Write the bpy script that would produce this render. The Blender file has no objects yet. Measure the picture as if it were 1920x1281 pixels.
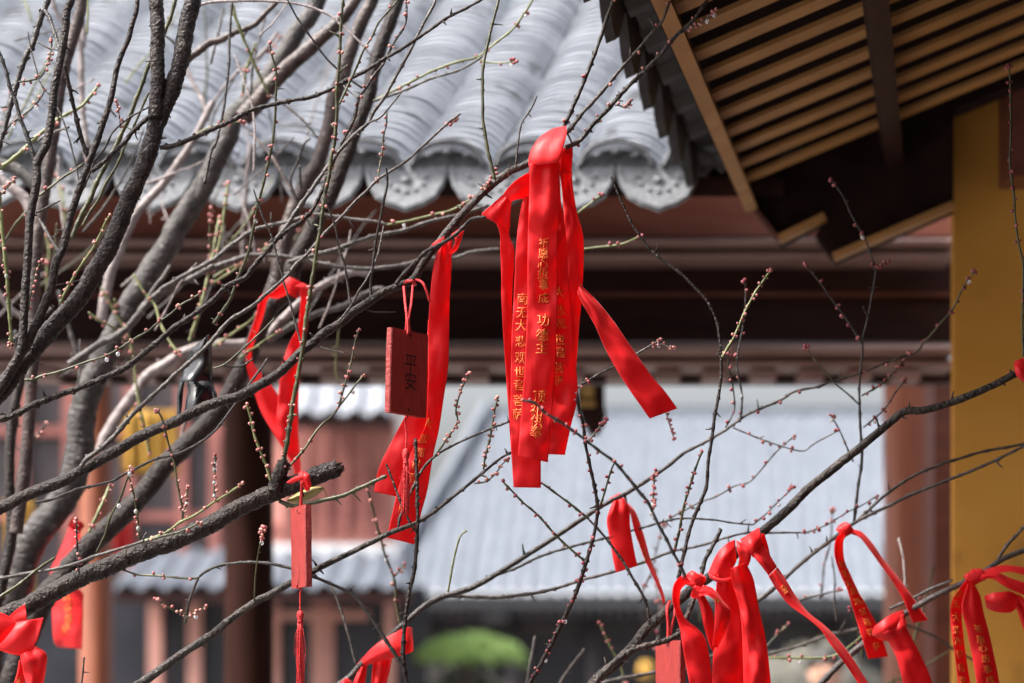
import bpy, math, random, bisect
from mathutils import Vector, Matrix, noise
S = bpy.context.scene
rnd = random.Random(7)

# ------------------------------------------------------------------ camera, light, exposure
F = 70.0 / 36.0 * 1920.0          # focal length in photo pixels
CAMZ, HOR = 1.6, 1240.0           # eye height, photo row of the horizon
FOCUS = 2.47
cam = bpy.data.cameras.new('camera'); co = bpy.data.objects.new('camera', cam)
S.collection.objects.link(co); S.camera = co
co.location = (0, 0, CAMZ); co.rotation_euler = (math.radians(90), 0, 0)
cam.lens = 70; cam.sensor_width = 36; cam.shift_y = (HOR - 640.5) / 1920.0
cam.clip_start = 0.05; cam.clip_end = 2000
cam.dof.use_dof = True; cam.dof.focus_distance = FOCUS; cam.dof.aperture_fstop = 3.2
SUN_EL, SUN_AZ = 57.0, -103.0     # azimuth: degrees clockwise from +Y
W = bpy.data.worlds.new('World'); S.world = W; W.use_nodes = True
nt = W.node_tree; bg = nt.nodes['Background']
sky = nt.nodes.new('ShaderNodeTexSky'); sky.sky_type = 'NISHITA'; sky.sun_disc = False
sky.sun_elevation = math.radians(SUN_EL); sky.sun_rotation = math.radians(SUN_AZ)
sky.dust_density = 9.0; sky.air_density = 1.0; sky.ozone_density = 1.0
hs = nt.nodes.new('ShaderNodeHueSaturation'); hs.inputs['Saturation'].default_value = .38   # thin white cloud
nt.links.new(sky.outputs[0], hs.inputs['Color']); nt.links.new(hs.outputs[0], bg.inputs[0]); bg.inputs[1].default_value = 0.15
sl = bpy.data.lights.new('sun', 'SUN'); so = bpy.data.objects.new('sun', sl); S.collection.objects.link(so)
sl.energy = 2.9; sl.angle = math.radians(2.0); sl.color = (1.0, 0.955, 0.89)
_e, _a = math.radians(SUN_EL), math.radians(SUN_AZ)
to_sun = Vector((math.sin(_a) * math.cos(_e), math.cos(_a) * math.cos(_e), math.sin(_e)))
so.rotation_euler = to_sun.to_track_quat('Z', 'Y').to_euler(); so.location = (-3, -4, 8)
vs = S.view_settings; vs.view_transform = 'Standard'; vs.look = 'None'; vs.exposure = 1.36; vs.gamma = 1.0

# ------------------------------------------------------------------ helpers
def P(u, v, d):
    return Vector(((u - 960.0) / F * d, d, CAMZ + (HOR - v) / F * d))

class MB:
    def __init__(s): s.v = []; s.f = []; s.m = []
    def add(s, vs_, fs, m=0):
        n = len(s.v); s.v.extend(vs_)
        for f in fs: s.f.append([i + n for i in f]); s.m.append(m)
    def box(s, lo, hi, m=0, rot=None, pivot=None):
        x0, y0, z0 = lo; x1, y1, z1 = hi
        vv = [Vector(p) for p in ((x0,y0,z0),(x1,y0,z0),(x1,y1,z0),(x0,y1,z0),(x0,y0,z1),(x1,y0,z1),(x1,y1,z1),(x0,y1,z1))]
        if rot: vv = [rot @ (p - pivot) + pivot for p in vv]
        s.add(vv, [(0,3,2,1),(4,5,6,7),(0,1,5,4),(1,2,6,5),(2,3,7,6),(3,0,4,7)], m)
    def beam(s, a, b, up, w, h, m=0):
        """box from a to b, width w sideways, height h along up (centred)"""
        a, b, up = Vector(a), Vector(b), Vector(up); t = (b - a).normalized()
        sd = t.cross(up).normalized(); up = sd.cross(t).normalized()
        vv = [c + sd * (i * w / 2) + up * (j * h / 2) for c in (a, b) for i, j in ((-1,-1),(1,-1),(1,1),(-1,1))]
        s.add(vv, [(0,1,2,3),(7,6,5,4),(0,4,5,1),(1,5,6,2),(2,6,7,3),(3,7,4,0)], m)
    def prism(s, poly, ext, m=0):
        n = len(poly); ext = Vector(ext)
        vv = [Vector(p) for p in poly] + [Vector(p) + ext for p in poly]
        s.add(vv, [list(range(n)), list(range(2*n-1, n-1, -1))] + [(i, i+n, (i+1) % n + n, (i+1) % n) for i in range(n)], m)
    def pxbox(s, u0, v0, u1, v1, d, th, m=0):
        a, b = P(u0, v1, d), P(u1, v0, d)
        s.box((a.x, d, a.z), (b.x, d + th, b.z), m)
    def tube(s, pts, rad, sides=8, m=0, cap=True, rough=0.0, freq=90.0):
        n = len(pts); V = []
        t0 = (pts[1] - pts[0]).normalized()
        nrm = t0.orthogonal().normalized()
        for i in range(n):
            t = (pts[min(i+1, n-1)] - pts[max(i-1, 0)])
            t = t.normalized() if t.length > 1e-9 else t0
            nrm = (nrm - t * nrm.dot(t))
            nrm = nrm.normalized() if nrm.length > 1e-9 else t.orthogonal().normalized()
            bn = t.cross(nrm)
            for k in range(sides):
                a = 2 * math.pi * k / sides
                dirv = nrm * math.cos(a) + bn * math.sin(a)
                r = rad[i]
                if rough:
                    q = pts[i] + dirv * r
                    st = Vector((q.x, q.y, q.z)); al = t * st.dot(t)
                    st = st - al * 0.55           # ridges stretched along the limb
                    r *= 1 + rough * (noise.noise(st * freq) * 0.9 + noise.noise(q * freq * 2.6) * 0.55 + noise.noise(q * freq * .35) * 0.9)
                V.append(pts[i] + dirv * r)
        Fc = [(i*sides+k, i*sides+(k+1) % sides, (i+1)*sides+(k+1) % sides, (i+1)*sides+k) for i in range(n-1) for k in range(sides)]
        if cap: Fc += [list(range(sides))[::-1], list(range((n-1)*sides, n*sides))]
        s.add(V, Fc, m)
    def ball(s, c, r, ax=None, st=1.0, seg=8, rings=5, m=0, msplit=None, rough=0.0):
        ax = (ax or Vector((0,0,1))).normalized(); e1 = ax.orthogonal().normalized(); e2 = ax.cross(e1)
        V = [c - ax * r * st]; ms = []
        for i in range(1, rings):
            ph = -math.pi/2 + math.pi * i / rings
            for k in range(seg):
                a = 2*math.pi*k/seg
                q = (e1*math.cos(a) + e2*math.sin(a)) * math.cos(ph) * r + ax * math.sin(ph) * r * st
                if rough: q *= 1 + rough * noise.noise((c + q) * 20)
                V.append(c + q)
        V.append(c + ax * r * st); top = len(V) - 1
        Fc = [(0, 1 + (k+1) % seg, 1 + k) for k in range(seg)]; ms += [0]*seg
        for i in range(rings-2):
            for k in range(seg):
                Fc.append((1+i*seg+k, 1+i*seg+(k+1) % seg, 1+(i+1)*seg+(k+1) % seg, 1+(i+1)*seg+k)); ms.append(i+1)
        b = 1 + (rings-2)*seg
        Fc += [(b+k, b+(k+1) % seg, top) for k in range(seg)]; ms += [rings-1]*seg
        n = len(s.v); s.v.extend(V)
        for f, q in zip(Fc, ms):
            s.f.append([i+n for i in f]); s.m.append(m if msplit is None or q >= msplit[0] else msplit[1])
    def build(s, name, mats, parent=None, smooth=True, solid=0):
        me = bpy.data.meshes.new(name); me.from_pydata([tuple(v) for v in s.v], [], s.f)
        for m in (mats if isinstance(mats, (list, tuple)) else [mats]): me.materials.append(m)
        me.polygons.foreach_set('material_index', s.m)
        me.polygons.foreach_set('use_smooth', [smooth]*len(s.f)); me.update()
        o = bpy.data.objects.new(name, me); S.collection.objects.link(o)
        if parent:
            o.parent = parent; q = parent; T = Vector((0,0,0))
            while q: 
                if q.type == 'EMPTY': T += q.location
                q = q.parent
            if parent.type == 'EMPTY': o.matrix_parent_inverse = Matrix.Translation(-T)
        if solid:
            md = o.modifiers.new('thickness', 'SOLIDIFY'); md.thickness = solid; md.offset = 0
        return o

def empty(name, loc, label, cat, group=None):
    o = bpy.data.objects.new(name, None); S.collection.objects.link(o); o.location = loc; o.empty_display_size = .1
    return tag(o, label, cat, group)
def tag(o, label, cat, group=None, kind=None):
    if label: o['label'] = label
    if cat: o['category'] = cat
    if group: o['group'] = group
    if kind: o['kind'] = kind
    return o

def cat_rom(pts, step):
    """pts: list of tuples; returns smoothed list with spacing ~step measured on the first two entries"""
    if len(pts) < 3:
        a, b = pts[0], pts[-1]; L = math.hypot(a[0]-b[0], a[1]-b[1]); n = max(2, int(L/step))
        return [tuple(a[k] + (b[k]-a[k])*i/n for k in range(len(a))) for i in range(n+1)]
    out = []
    for i in range(len(pts)-1):
        p0, p1, p2, p3 = pts[max(i-1,0)], pts[i], pts[i+1], pts[min(i+2, len(pts)-1)]
        L = math.hypot(p1[0]-p2[0], p1[1]-p2[1]); n = max(1, int(round(L/step)))
        for j in range(n):
            t = j/n
            out.append(tuple(.5*((2*p1[k]) + (-p0[k]+p2[k])*t + (2*p0[k]-5*p1[k]+4*p2[k]-p3[k])*t*t + (-p0[k]+3*p1[k]-3*p2[k]+p3[k])*t**3) for k in range(len(p1))))
    out.append(tuple(pts[-1]))
    return out

# ------------------------------------------------------------------ materials
def mat(name, col, rough=.6, col2=None, scale=20, bump=0, bscale=None, spec=.5, stretch=None, metal=0, fac=None, island=0, coat=0, detail=6, speck=None):
    m = bpy.data.materials.new(name); m.use_nodes = True; t = m.node_tree; N = t.nodes; L = t.links
    b = N['Principled BSDF']; b.inputs['Roughness'].default_value = rough; b.inputs['Specular IOR Level'].default_value = spec
    b.inputs['Metallic'].default_value = metal; b.inputs['Coat Weight'].default_value = coat
    tc = N.new('ShaderNodeTexCoord'); mp = N.new('ShaderNodeMapping'); L.new(tc.outputs['Object'], mp.inputs[0])
    if stretch: mp.inputs['Scale'].default_value = stretch
    b.inputs['Base Color'].default_value = (*col, 1); cur = None
    if col2:
        n = N.new('ShaderNodeTexNoise'); n.inputs['Scale'].default_value = scale; n.inputs['Detail'].default_value = detail; L.new(mp.outputs[0], n.inputs[0])
        r = N.new('ShaderNodeValToRGB'); r.color_ramp.elements[0].color = (*col, 1); r.color_ramp.elements[1].color = (*col2, 1)
        r.color_ramp.elements[0].position = .35; r.color_ramp.elements[1].position = .65
        L.new(n.outputs[0], r.inputs[0]); cur = r.outputs[0]
    if island:
        g = N.new('ShaderNodeNewGeometry'); h = N.new('ShaderNodeMix'); h.data_type = 'RGBA'
        L.new(g.outputs['Random Per Island'], h.inputs[0])
        h.inputs[6].default_value = (*col, 1); h.inputs[7].default_value = (*col2, 1); cur = h.outputs[2]
    if speck:
        n2 = N.new('ShaderNodeTexNoise'); n2.inputs['Scale'].default_value = speck[1]; n2.inputs['Detail'].default_value = 3; L.new(tc.outputs['Object'], n2.inputs[0])
        r2 = N.new('ShaderNodeValToRGB'); r2.color_ramp.elements[0].position = speck[2]; r2.color_ramp.elements[1].position = speck[2] + .08
        L.new(n2.outputs[0], r2.inputs[0]); mx = N.new('ShaderNodeMix'); mx.data_type = 'RGBA'; L.new(r2.outputs[0], mx.inputs[0])
        if cur: L.new(cur, mx.inputs[6])
        else: mx.inputs[6].default_value = (*col, 1)
        mx.inputs[7].default_value = (*speck[0], 1); cur = mx.outputs[2]
    if cur: L.new(cur, b.inputs['Base Color'])
    if bump:
        n3 = N.new('ShaderNodeTexNoise'); n3.inputs['Scale'].default_value = bscale or scale; n3.inputs['Detail'].default_value = 8; L.new(mp.outputs[0], n3.inputs[0])
        bp = N.new('ShaderNodeBump'); bp.inputs['Strength'].default_value = bump; bp.inputs['Distance'].default_value = .004
        L.new(n3.outputs[0], bp.inputs['Height']); L.new(bp.outputs[0], b.inputs['Normal'])
    return m

M = {}
M['k'] = mat('bark_dark', (.008,.004,.0035), .42, (.028,.015,.012), 70, 1.0, 260, .4, speck=((.14,.125,.12), 110, .69))
M['g'] = mat('bark_grey', (.015,.011,.010), .55, (.060,.048,.046), 60, .8, 300, .5, speck=((.3,.28,.26), 120, .66))
M['p'] = mat('bark_pale', (.15,.115,.11), .5, (.30,.25,.245), 45, .6, 200, .5)
M['q'] = mat('bark_brown', (.026,.014,.012), .5, (.075,.045,.040), 50, .6, 200, .5, speck=((.25,.2,.19), 60, .68))
M['b'] = mat('twig_brown', (.010,.007,.006), .4, (.034,.024,.021), 90, .6, 400, .5)
M['t'] = mat('twig_grey', (.028,.021,.019), .42, (.095,.078,.072), 90, .6, 400, .5)
M['G'] = mat('twig_green', (.026,.028,.010), .4, (.080,.076,.028), 50, .3, 400, .5)
M['L'] = mat('twig_lime', (.10,.11,.035), .45, (.19,.20,.085), 40, .2, 300, .4)
M['m'] = mat('bark_mid', (.010,.006,.005), .45, (.052,.037,.031), 70, 1.0, 240, .4, speck=((.20,.18,.165), 130, .66))
M['k'].node_tree.nodes['Principled BSDF'].inputs['Specular IOR Level'].default_value = .3
bud_pink = mat('bud_pink', (.30,.06,.075), .45, (.50,.24,.20), island=1, spec=.4)
bud_wine = mat('bud_wine', (.20,.022,.04), .45, (.34,.10,.10), island=1, spec=.4)
calyx = mat('bud_calyx', (.075,.022,.022), .5, (.20,.09,.06), island=1, spec=.4)

def cloth(name, c, c2, trans=.50, rough=.47):
    m = bpy.data.materials.new(name); m.use_nodes = True; t = m.node_tree; N = t.nodes; L = t.links
    b = N['Principled BSDF']; out = N['Material Output']
    b.inputs['Roughness'].default_value = rough; b.inputs['Sheen Weight'].default_value = .35; b.inputs['Sheen Roughness'].default_value = .35; b.inputs['Sheen Tint'].default_value = (1,.42,.42,1)
    b.inputs['Specular IOR Level'].default_value = .42
    tc = N.new('ShaderNodeTexCoord'); n = N.new('ShaderNodeTexNoise'); n.inputs['Scale'].default_value = 14; n.inputs['Detail'].default_value = 4
    L.new(tc.outputs['Object'], n.inputs[0]); r = N.new('ShaderNodeValToRGB')
    r.color_ramp.elements[0].color = (*c, 1); r.color_ramp.elements[1].color = (*c2, 1)
    L.new(n.outputs[0], r.inputs[0]); L.new(r.outputs[0], b.inputs['Base Color'])
    w = N.new('ShaderNodeTexNoise'); w.inputs['Scale'].default_value = 60; w.inputs['Detail'].default_value = 5
    mp = N.new('ShaderNodeMapping'); mp.inputs['Scale'].default_value = (6, 1, .35); L.new(tc.outputs['Object'], mp.inputs[0]); L.new(mp.outputs[0], w.inputs[0])
    bp = N.new('ShaderNodeBump'); bp.inputs['Strength'].default_value = .16; bp.inputs['Distance'].default_value = .002
    L.new(w.outputs[0], bp.inputs['Height']); L.new(bp.outputs[0], b.inputs['Normal'])
    tr = N.new('ShaderNodeBsdfTranslucent'); L.new(r.outputs[0], tr.inputs[0])
    mx = N.new('ShaderNodeMixShader'); mx.inputs[0].default_value = trans
    L.new(b.outputs[0], mx.inputs[1]); L.new(tr.outputs[0], mx.inputs[2]); L.new(mx.outputs[0], out.inputs[0])
    return m
M['red'] = cloth('ribbon_satin', (.80,.016,.022), (.90,.034,.042))
gold = mat('gold_print', (.74,.13,.026), .5, (.82,.25,.055), 160, spec=.4)
ink = mat('black_ink', (.012,.006,.006), .6)
plaque_red = mat('plaque_paint', (.23,.007,.006), .6, (.32,.018,.012), 50, .5, 300, .45, stretch=(8,8,1))
plaque_side = mat('plaque_edge', (.20,.012,.012), .5, (.30,.03,.025), 60, .5, 300)
thread = mat('red_thread', (.62,.012,.016), .6, (.42,.008,.012), 300, .6, 500)
bagm = mat('black_plastic', (.006,.006,.008), .22, (.02,.02,.024), 30, .4, 60, .6)
leafm = mat('leaf_yellow', (.25,.20,.05), .5, (.42,.36,.12), 60, .4, 200)

tile_far = mat('far_tile', (.125,.142,.175), .55, (.165,.185,.22), 5, .4, 40, .4)
tile = mat('roof_tile', (.20,.215,.245), .5, (.28,.297,.332), 9, .4, 60, .4, speck=((.125,.13,.142), 14, .60))
tile_dark = mat('tile_dark', (.055,.058,.064), .6, (.115,.12,.13), 40, .8, 120)
tile_trim = mat('drip_tile', (.15,.158,.172), .65, (.225,.233,.25), 60, .7, 120)
tile_black = mat('tile_black', (.02,.02,.022), .6, (.05,.05,.055), 20, .5, 60)
whitewash = mat('whitewash', (.78,.78,.80), .5, (.86,.86,.87), 12)
glint_white = mat('white_glint', (.84,.84,.85), .12, (.88,.88,.89), 12, coat=1)
redwood = mat('red_wood', (.10,.026,.018), .38, (.15,.042,.028), 6, .3, 40, .5, stretch=(1,6,6))
darkwood = mat('dark_wood', (.020,.0065,.006), .55, (.034,.012,.010), 8, .3, 40, .2, stretch=(1,6,6))
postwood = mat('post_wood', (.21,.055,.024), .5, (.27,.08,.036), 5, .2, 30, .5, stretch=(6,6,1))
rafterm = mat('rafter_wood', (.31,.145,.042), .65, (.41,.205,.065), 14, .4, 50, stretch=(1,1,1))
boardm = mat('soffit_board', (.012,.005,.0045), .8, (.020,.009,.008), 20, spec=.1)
fasciawood = mat('fascia_wood', (.24,.078,.050), .5, (.31,.11,.075), 5, .3, 40, .3, stretch=(1,6,6))
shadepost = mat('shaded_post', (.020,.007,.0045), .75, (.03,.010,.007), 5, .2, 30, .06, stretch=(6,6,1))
railwood = mat('glare_rail', (.20,.115,.10), .42, (.29,.19,.175), 5, .2, 40, .5, stretch=(1,6,6))  # base colour lightened to carry sky glare on the dark red rails
ochre = mat('ochre_wall', (.50,.225,.036), .85, (.58,.28,.055), 3, .3, 30, spec=.2, speck=((.40,.185,.038), 7, .60))
pinkpaint = mat('overexposed_red_paint', (.56,.25,.20), .6, (.66,.34,.28), 2.5, .2, 12)  # red paint made pinker and lighter to imitate overexposed sun and haze
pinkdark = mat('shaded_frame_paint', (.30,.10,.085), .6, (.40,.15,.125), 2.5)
window = mat('window_pane', (.02,.022,.03), .25, (.04,.04,.05), 2)
blueblack = mat('hall_wood', (.045,.040,.046), .6, (.075,.062,.066), 3)
stone = mat('court_paving', (.085,.082,.08), .5, (.14,.135,.13), 1.5, .5, 12)
goldpaint = mat('gold_paint', (.42,.25,.07), .5, (.52,.33,.10), 10)
yellowc = mat('yellow_cloth', (.42,.22,.03), .8, (.50,.29,.05), 6)
redc = mat('red_cloth', (.50,.02,.025), .7, (.60,.04,.04), 6)
topm = mat('clipped_leaves', (.20,.34,.07), .6, (.34,.48,.15), island=1)
rockm = mat('rough_rock', (.05,.048,.04), .85, (.10,.095,.078), 3, 1.0, 10)
skin = mat('skin', (.46,.25,.17), .55, (.52,.29,.20), 8)
hairm = mat('black_hair', (.006,.005,.005), .6, (.025,.022,.02), 60)
blouse = mat('lilac_cloth', (.20,.19,.50), .8, (.26,.25,.58), 8)
trousers = mat('dark_cloth', (.03,.03,.04), .8, (.05,.05,.06), 8)
water = bpy.data.materials.new('rain_water'); water.use_nodes = True
_b = water.node_tree.nodes['Principled BSDF']; _b.inputs['Transmission Weight'].default_value = .75; _b.inputs['Roughness'].default_value = .12; _b.inputs['IOR'].default_value = 1.33
_b.inputs['Base Color'].default_value = (1,1,1,1); _b.inputs['Specular IOR Level'].default_value = 1.0

# ------------------------------------------------------------------ setting
g = MB(); g.box((-400, -400, -.3), (400, 900, 0)); tag(g.build('ground', stone, smooth=False), None, None, kind='structure')

def roof_rows(mb, x0, n, wd, d0, z0, smax, f, skew, hump, valley, nc, step, nt_=12, m=0, clip=None):
    """rows of overlapped curved tiles: n rows of width wd from x0, each of nc courses"""
    for r in range(n):
        xc = x0 + (r + .5) * wd
        cols = [-.5 + i / nt_ for i in range(nt_ + 1)]
        def prof(t):
            a = abs(t) / (.5 - valley)
            return hump * max(0, 1 - a * a) ** .62 if a < 1 else 0.0
        se = smax if clip is None else clip(xc)
        if se <= 0: continue
        k = max(1, int(nc * se / smax)); V = []; Fc = []
        jx = rnd.uniform(-.004, .004)
        for c in range(k):
            b = len(V); wob = rnd.uniform(-.0015, .0015); jj = jx + rnd.uniform(-.0022, .0022)
            for e in (0, 1):
                sv = se * (c + (e * 1.12)) / k; lift = step * (1 - e) + wob
                sl_ = (f(sv + .01) - f(sv)) / .01; ct = 1 / math.sqrt(1 + sl_ * sl_)
                for t in cols:
                    h = prof(t) + lift * (1 if abs(t) < .5 - valley else .6)
                    V.append(Vector((xc + t * wd + skew * sv + jj, d0 + sv - h * sl_ * ct, z0 + f(sv) + h * ct)))
            Fc += [(b + i, b + i + 1, b + nt_ + 2 + i, b + nt_ + 1 + i) for i in range(nt_)]
            # front lip of the course
            n0 = len(V)
            for t in cols:
                q = V[b + int(round((t + .5) * nt_))]; V.append(q - Vector((0, -.002, step * 1.5)))
            Fc += [(n0 + i, n0 + i + 1, b + i + 1, b + i) for i in range(nt_)]
        mb.add(V, Fc, m)

# ---- covered gallery: tiled eave, rails, lintel, posts
GD = 3.6; WD = 157 / F * GD
gal = empty('covered_gallery', (0, 5.0, 0), 'covered gallery with grey tiled roof, scalloped drip tiles and dark red beams', 'gallery')
zv = P(0, 312, GD).z
xs = P(684, 0, GD).x - 9 * WD               # a valley lies at u = 762 - half a row
xs = P(762, 0, GD).x - 8 * WD
fg = lambda s: .70 * s + .10 * s * s
rb = MB(); roof_rows(rb, xs, 12, WD, GD, zv, 1.9, fg, .279, .034, .045, 92, .0066)
rf = rb.build('roof', tile, gal, smooth=False)
for p in rf.data.polygons: p.use_smooth = False
back = MB()
zt = zv + fg(1.9)
back.prism([(xs-.2, GD+1.9, zt-.02), (xs-.2, GD+2.9, zv+.42), (xs-.2, GD+2.9, zv+.37), (xs-.2, GD+2.0, zt-.30), (xs-.2, GD+.02, zv-.05), (xs-.2, GD+.02, zv-.015), (xs-.2, GD+.95, zv+fg(.95)-.02)], (12*WD+.28, 0, 0))
back.build('roof_deck', darkwood, gal, smooth=False)
rd = MB(); rd.tube([Vector((xs, GD+1.9, zt+.05)), Vector((xs+12*WD+.1, GD+1.9, zt+.05))], [.09, .09], 12); rd.build('ridge', tile_dark, gal)
fan = MB(); drip = MB()
for r in range(12):
    xc = xs + (r + .5) * WD
    if r < 13:
        arc = [(t, -.004 + .048 * math.sqrt(max(0, 1 - (t / .46) ** 2))) for t in [-.46 + .92 * i / 14 for i in range(15)]]
        low = [(.44, -.014), (.36, .001), (.28, -.012), (.18, .002), (.08, -.016), (-.08, -.016), (-.18, .002), (-.28, -.012), (-.36, .001), (-.44, -.014)]
        fan.prism([Vector((xc + t * WD, GD - .014 - (.012 if h > .03 else 0) * 0 , zv + h + .004)) for t, h in arc] + [Vector((xc + t * WD, GD - .004, zv + h)) for t, h in low], (0, .012, 0))
        # raised border and boss on the plate
        fan.tube([Vector((xc + t * WD * .93, GD - .017, zv + h * .90 + .002)) for t, h in arc], [.0035]*15, 5)
        fan.ball(Vector((xc, GD - .014, zv + .022)), .012, st=.6, seg=8, rings=5)
        for q in (-1, 1): fan.ball(Vector((xc + q * WD * .22, GD - .014, zv + .016)), .009, st=.6, seg=7, rings=5)
    xv = xs + r * WD
    half = [(.49, .006), (.485, -.018), (.45, -.036), (.40, -.048), (.36, -.060), (.27, -.068), (.22, -.074), (.12, -.078), (.0, -.086)]
    pl = [(t, h) for t, h in half] + [(-t, h) for t, h in half[-2::-1]]
    to = lambda t, h, o=0: Vector((xv + t * WD, GD - .004 + h * .30 - o, zv + h - .002))
    drip.prism([to(t, h) for t, h in pl], (0, .010, 0))
    drip.tube([to(t * .92, h * .90 - .002, .002) for t, h in pl], [.0022]*len(pl), 5)
    for k in range(7):
        a = math.pi * (k + .5) / 7; drip.ball(to(.26 * math.cos(a), -.010 - .038 * math.sin(a), -.003), .0075, st=.7, seg=7, rings=4)
    drip.ball(to(0, -.026, -.004), .012, st=.6, seg=8, rings=5)
fan.build('fan_tile_trim', tile_dark, rf, smooth=False); drip.build('drip_tile_trim', tile_trim, rf, smooth=False)
def rail(v0, v1, d, th, m, name, u0=-400, u1=1787, rnd_=True):
    a, b = P(u0, v1, d), P(u1, v0, d); mb = MB(); hh = (b.z - a.z) / 2; zc = (a.z + b.z) / 2
    prof = []
    for i in range(9):
        an = math.pi * (i / 8 - .5); prof.append((d + th * .5 - math.cos(an) * th * .5, zc + math.sin(an) * hh))
    prof += [(d + th, zc + hh), (d + th, zc - hh)]
    mb.prism([(a.x, y, z) for y, z in prof], (b.x - a.x, 0, 0)); return mb.build(name, m, gal, smooth=False)
def pbox(name, u0, v0, u1, v1, d, th, m, par): 
    mb = MB(); mb.pxbox(u0, v0, u1, v1, d, th); return mb.build(name, m, par, smooth=False)
pbox('fascia_board', -400, 318, 1787, 442, 4.50, .05, fasciawood, gal)
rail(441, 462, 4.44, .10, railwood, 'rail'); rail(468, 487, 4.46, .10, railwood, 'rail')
pbox('rail_gap', -400, 458, 1787, 472, 4.55, .02, redwood, gal)
pbox('frieze_board', -400, 486, 1787, 640, 4.62, .05, darkwood, gal)
pbox('frieze_rib', -400, 548, 1787, 556, 4.605, .02, redwood, gal)
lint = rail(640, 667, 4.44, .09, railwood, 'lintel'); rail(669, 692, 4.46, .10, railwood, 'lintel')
for k in range(-1, 19):
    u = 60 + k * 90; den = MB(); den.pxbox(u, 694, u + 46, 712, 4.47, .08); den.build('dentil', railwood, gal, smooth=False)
pbox('under_beam', -400, 690, 1787, 717, 4.56, .06, darkwood, gal)
pbox('rear_beam', -400, 540, 1787, 660, 6.25, .1, darkwood, gal)
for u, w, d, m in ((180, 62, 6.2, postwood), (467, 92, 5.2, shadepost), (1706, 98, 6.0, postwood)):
    b = P(u, 0, d); r = w / F * d / 2; mb = MB()
    prof = [(0.0, 1.7*r), (.10, 1.7*r), (.16, 1.25*r), (.17, r), (2.75, r)]
    V = []; sd = 20
    for z, rr in prof: V += [Vector((b.x + rr*math.cos(2*math.pi*k/sd), d + rr*math.sin(2*math.pi*k/sd), z)) for k in range(sd)]
    mb.add(V, [(i*sd+k, i*sd+(k+1) % sd, (i+1)*sd+(k+1) % sd, (i+1)*sd+k) for i in range(len(prof)-1) for k in range(sd)])
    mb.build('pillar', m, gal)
pbox('wall_post', 1751, 690, 1789, 3600, 5.6, .12, redwood, gal)

# ---- carved hanging bracket with a gold face, under the gallery lintel
hb = empty('hanging_bracket', P(1105, 640, 5.0), 'carved dark wood hanging post with gold face panel behind the red ribbons', 'bracket')
mb = MB(); a = P(1080, 810, 5.0); 
mb.pxbox(1083, 600, 1134, 770, 5.0, .06); 
for k, (u0, u1, v0, v1) in enumerate(((1088, 1136, 770, 786), (1094, 1132, 786, 799), (1102, 1126, 799, 812))): mb.pxbox(u0, v0, u1, v1, 5.0, .06)
mb.build('post', darkwood, hb, smooth=False)
mb = MB(); mb.pxbox(1086, 632, 1116, 652, 4.985, .012); mb.pxbox(1090, 660, 1113, 745, 4.985, .012); mb.pxbox(1086, 752, 1116, 762, 4.985, .012)
mb.build('gold_panel', goldpaint, hb, smooth=False)

# ---- hall on the right: deep rafter eave and ochre wall
hall = empty('temple_hall', (1.2, 4.4, 0), 'temple hall with ochre wall and deep eave of tan rafters at right', 'hall')
H = 880 / F * 3.6
E0 = P(1410, 360, 3.6); N0 = P(1260, 0, H * F / 1240.0)
eu = (N0 - E0); eu.z = 0; elen = eu.length; eu.normalize()
ev = Vector((-eu.y, eu.x, 0)); ev = ev if ev.x > 0 else -ev
th = math.radians(20); rv = ev * math.cos(th) + Vector((0,0,1)) * math.sin(th); up = (-ev * math.sin(th) + Vector((0,0,1)) * math.cos(th))
LEN = 2.9
mb = MB(); k = 0
while True:
    y = .09 + k * .1042; k += 1
    if y > LEN: break
    a = E0 + eu * y; raf = MB()
    raf.beam(a + up*.004, a + rv * 1.75 + up*.004, up, .041, .0072)
    raf.build('rafter', rafterm, hall, smooth=False)
mb = MB(); a = E0 - eu*.10 + up*.068; mb.beam(a + rv*.80 - rv*.9, a + eu*(LEN+.1) - rv*.9 + rv*.80, up, .01, .01)
mb = MB(); c0 = E0 - eu*.12 + up*.066; c1 = E0 + eu*(LEN+.1) + up*.066
mb.add([c0 - rv*.03, c1 - rv*.03, c1 + rv*2.2, c0 + rv*2.2, c0 - rv*.03 + up*.03, c1 - rv*.03 + up*.03, c1 + rv*2.2 + up*.03, c0 + rv*2.2 + up*.03], [(0,1,2,3),(7,6,5,4),(0,4,5,1),(1,5,6,2),(2,6,7,3),(3,7,4,0)])
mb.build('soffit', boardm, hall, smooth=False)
mb = MB(); q0 = E0 - eu*.5 + up*.07; q1 = E0 - eu*.13 + up*.07; mb.prism([q0 + rv*.10, q1 + rv*.10, q1 + rv*2.2, q0 + rv*2.2], up*.03); mb.build('soffit', boardm, hall, smooth=False)  # hidden extra piece, added only to keep sun off the ochre wall
mb = MB(); mb.beam(E0 - eu*.02 - rv*.012 + up*.012, E0 + eu*LEN - rv*.012 + up*.012, up, .022, .078); mb.build('eave_board', rafterm, hall, smooth=False)
mb = MB(); mb.beam(E0 - eu*.05 + rv*.255 - up*.028, E0 + eu*LEN + rv*.255 - up*.016, up, .03, .032); mb.build('purlin', darkwood, hall, smooth=False)
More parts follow.
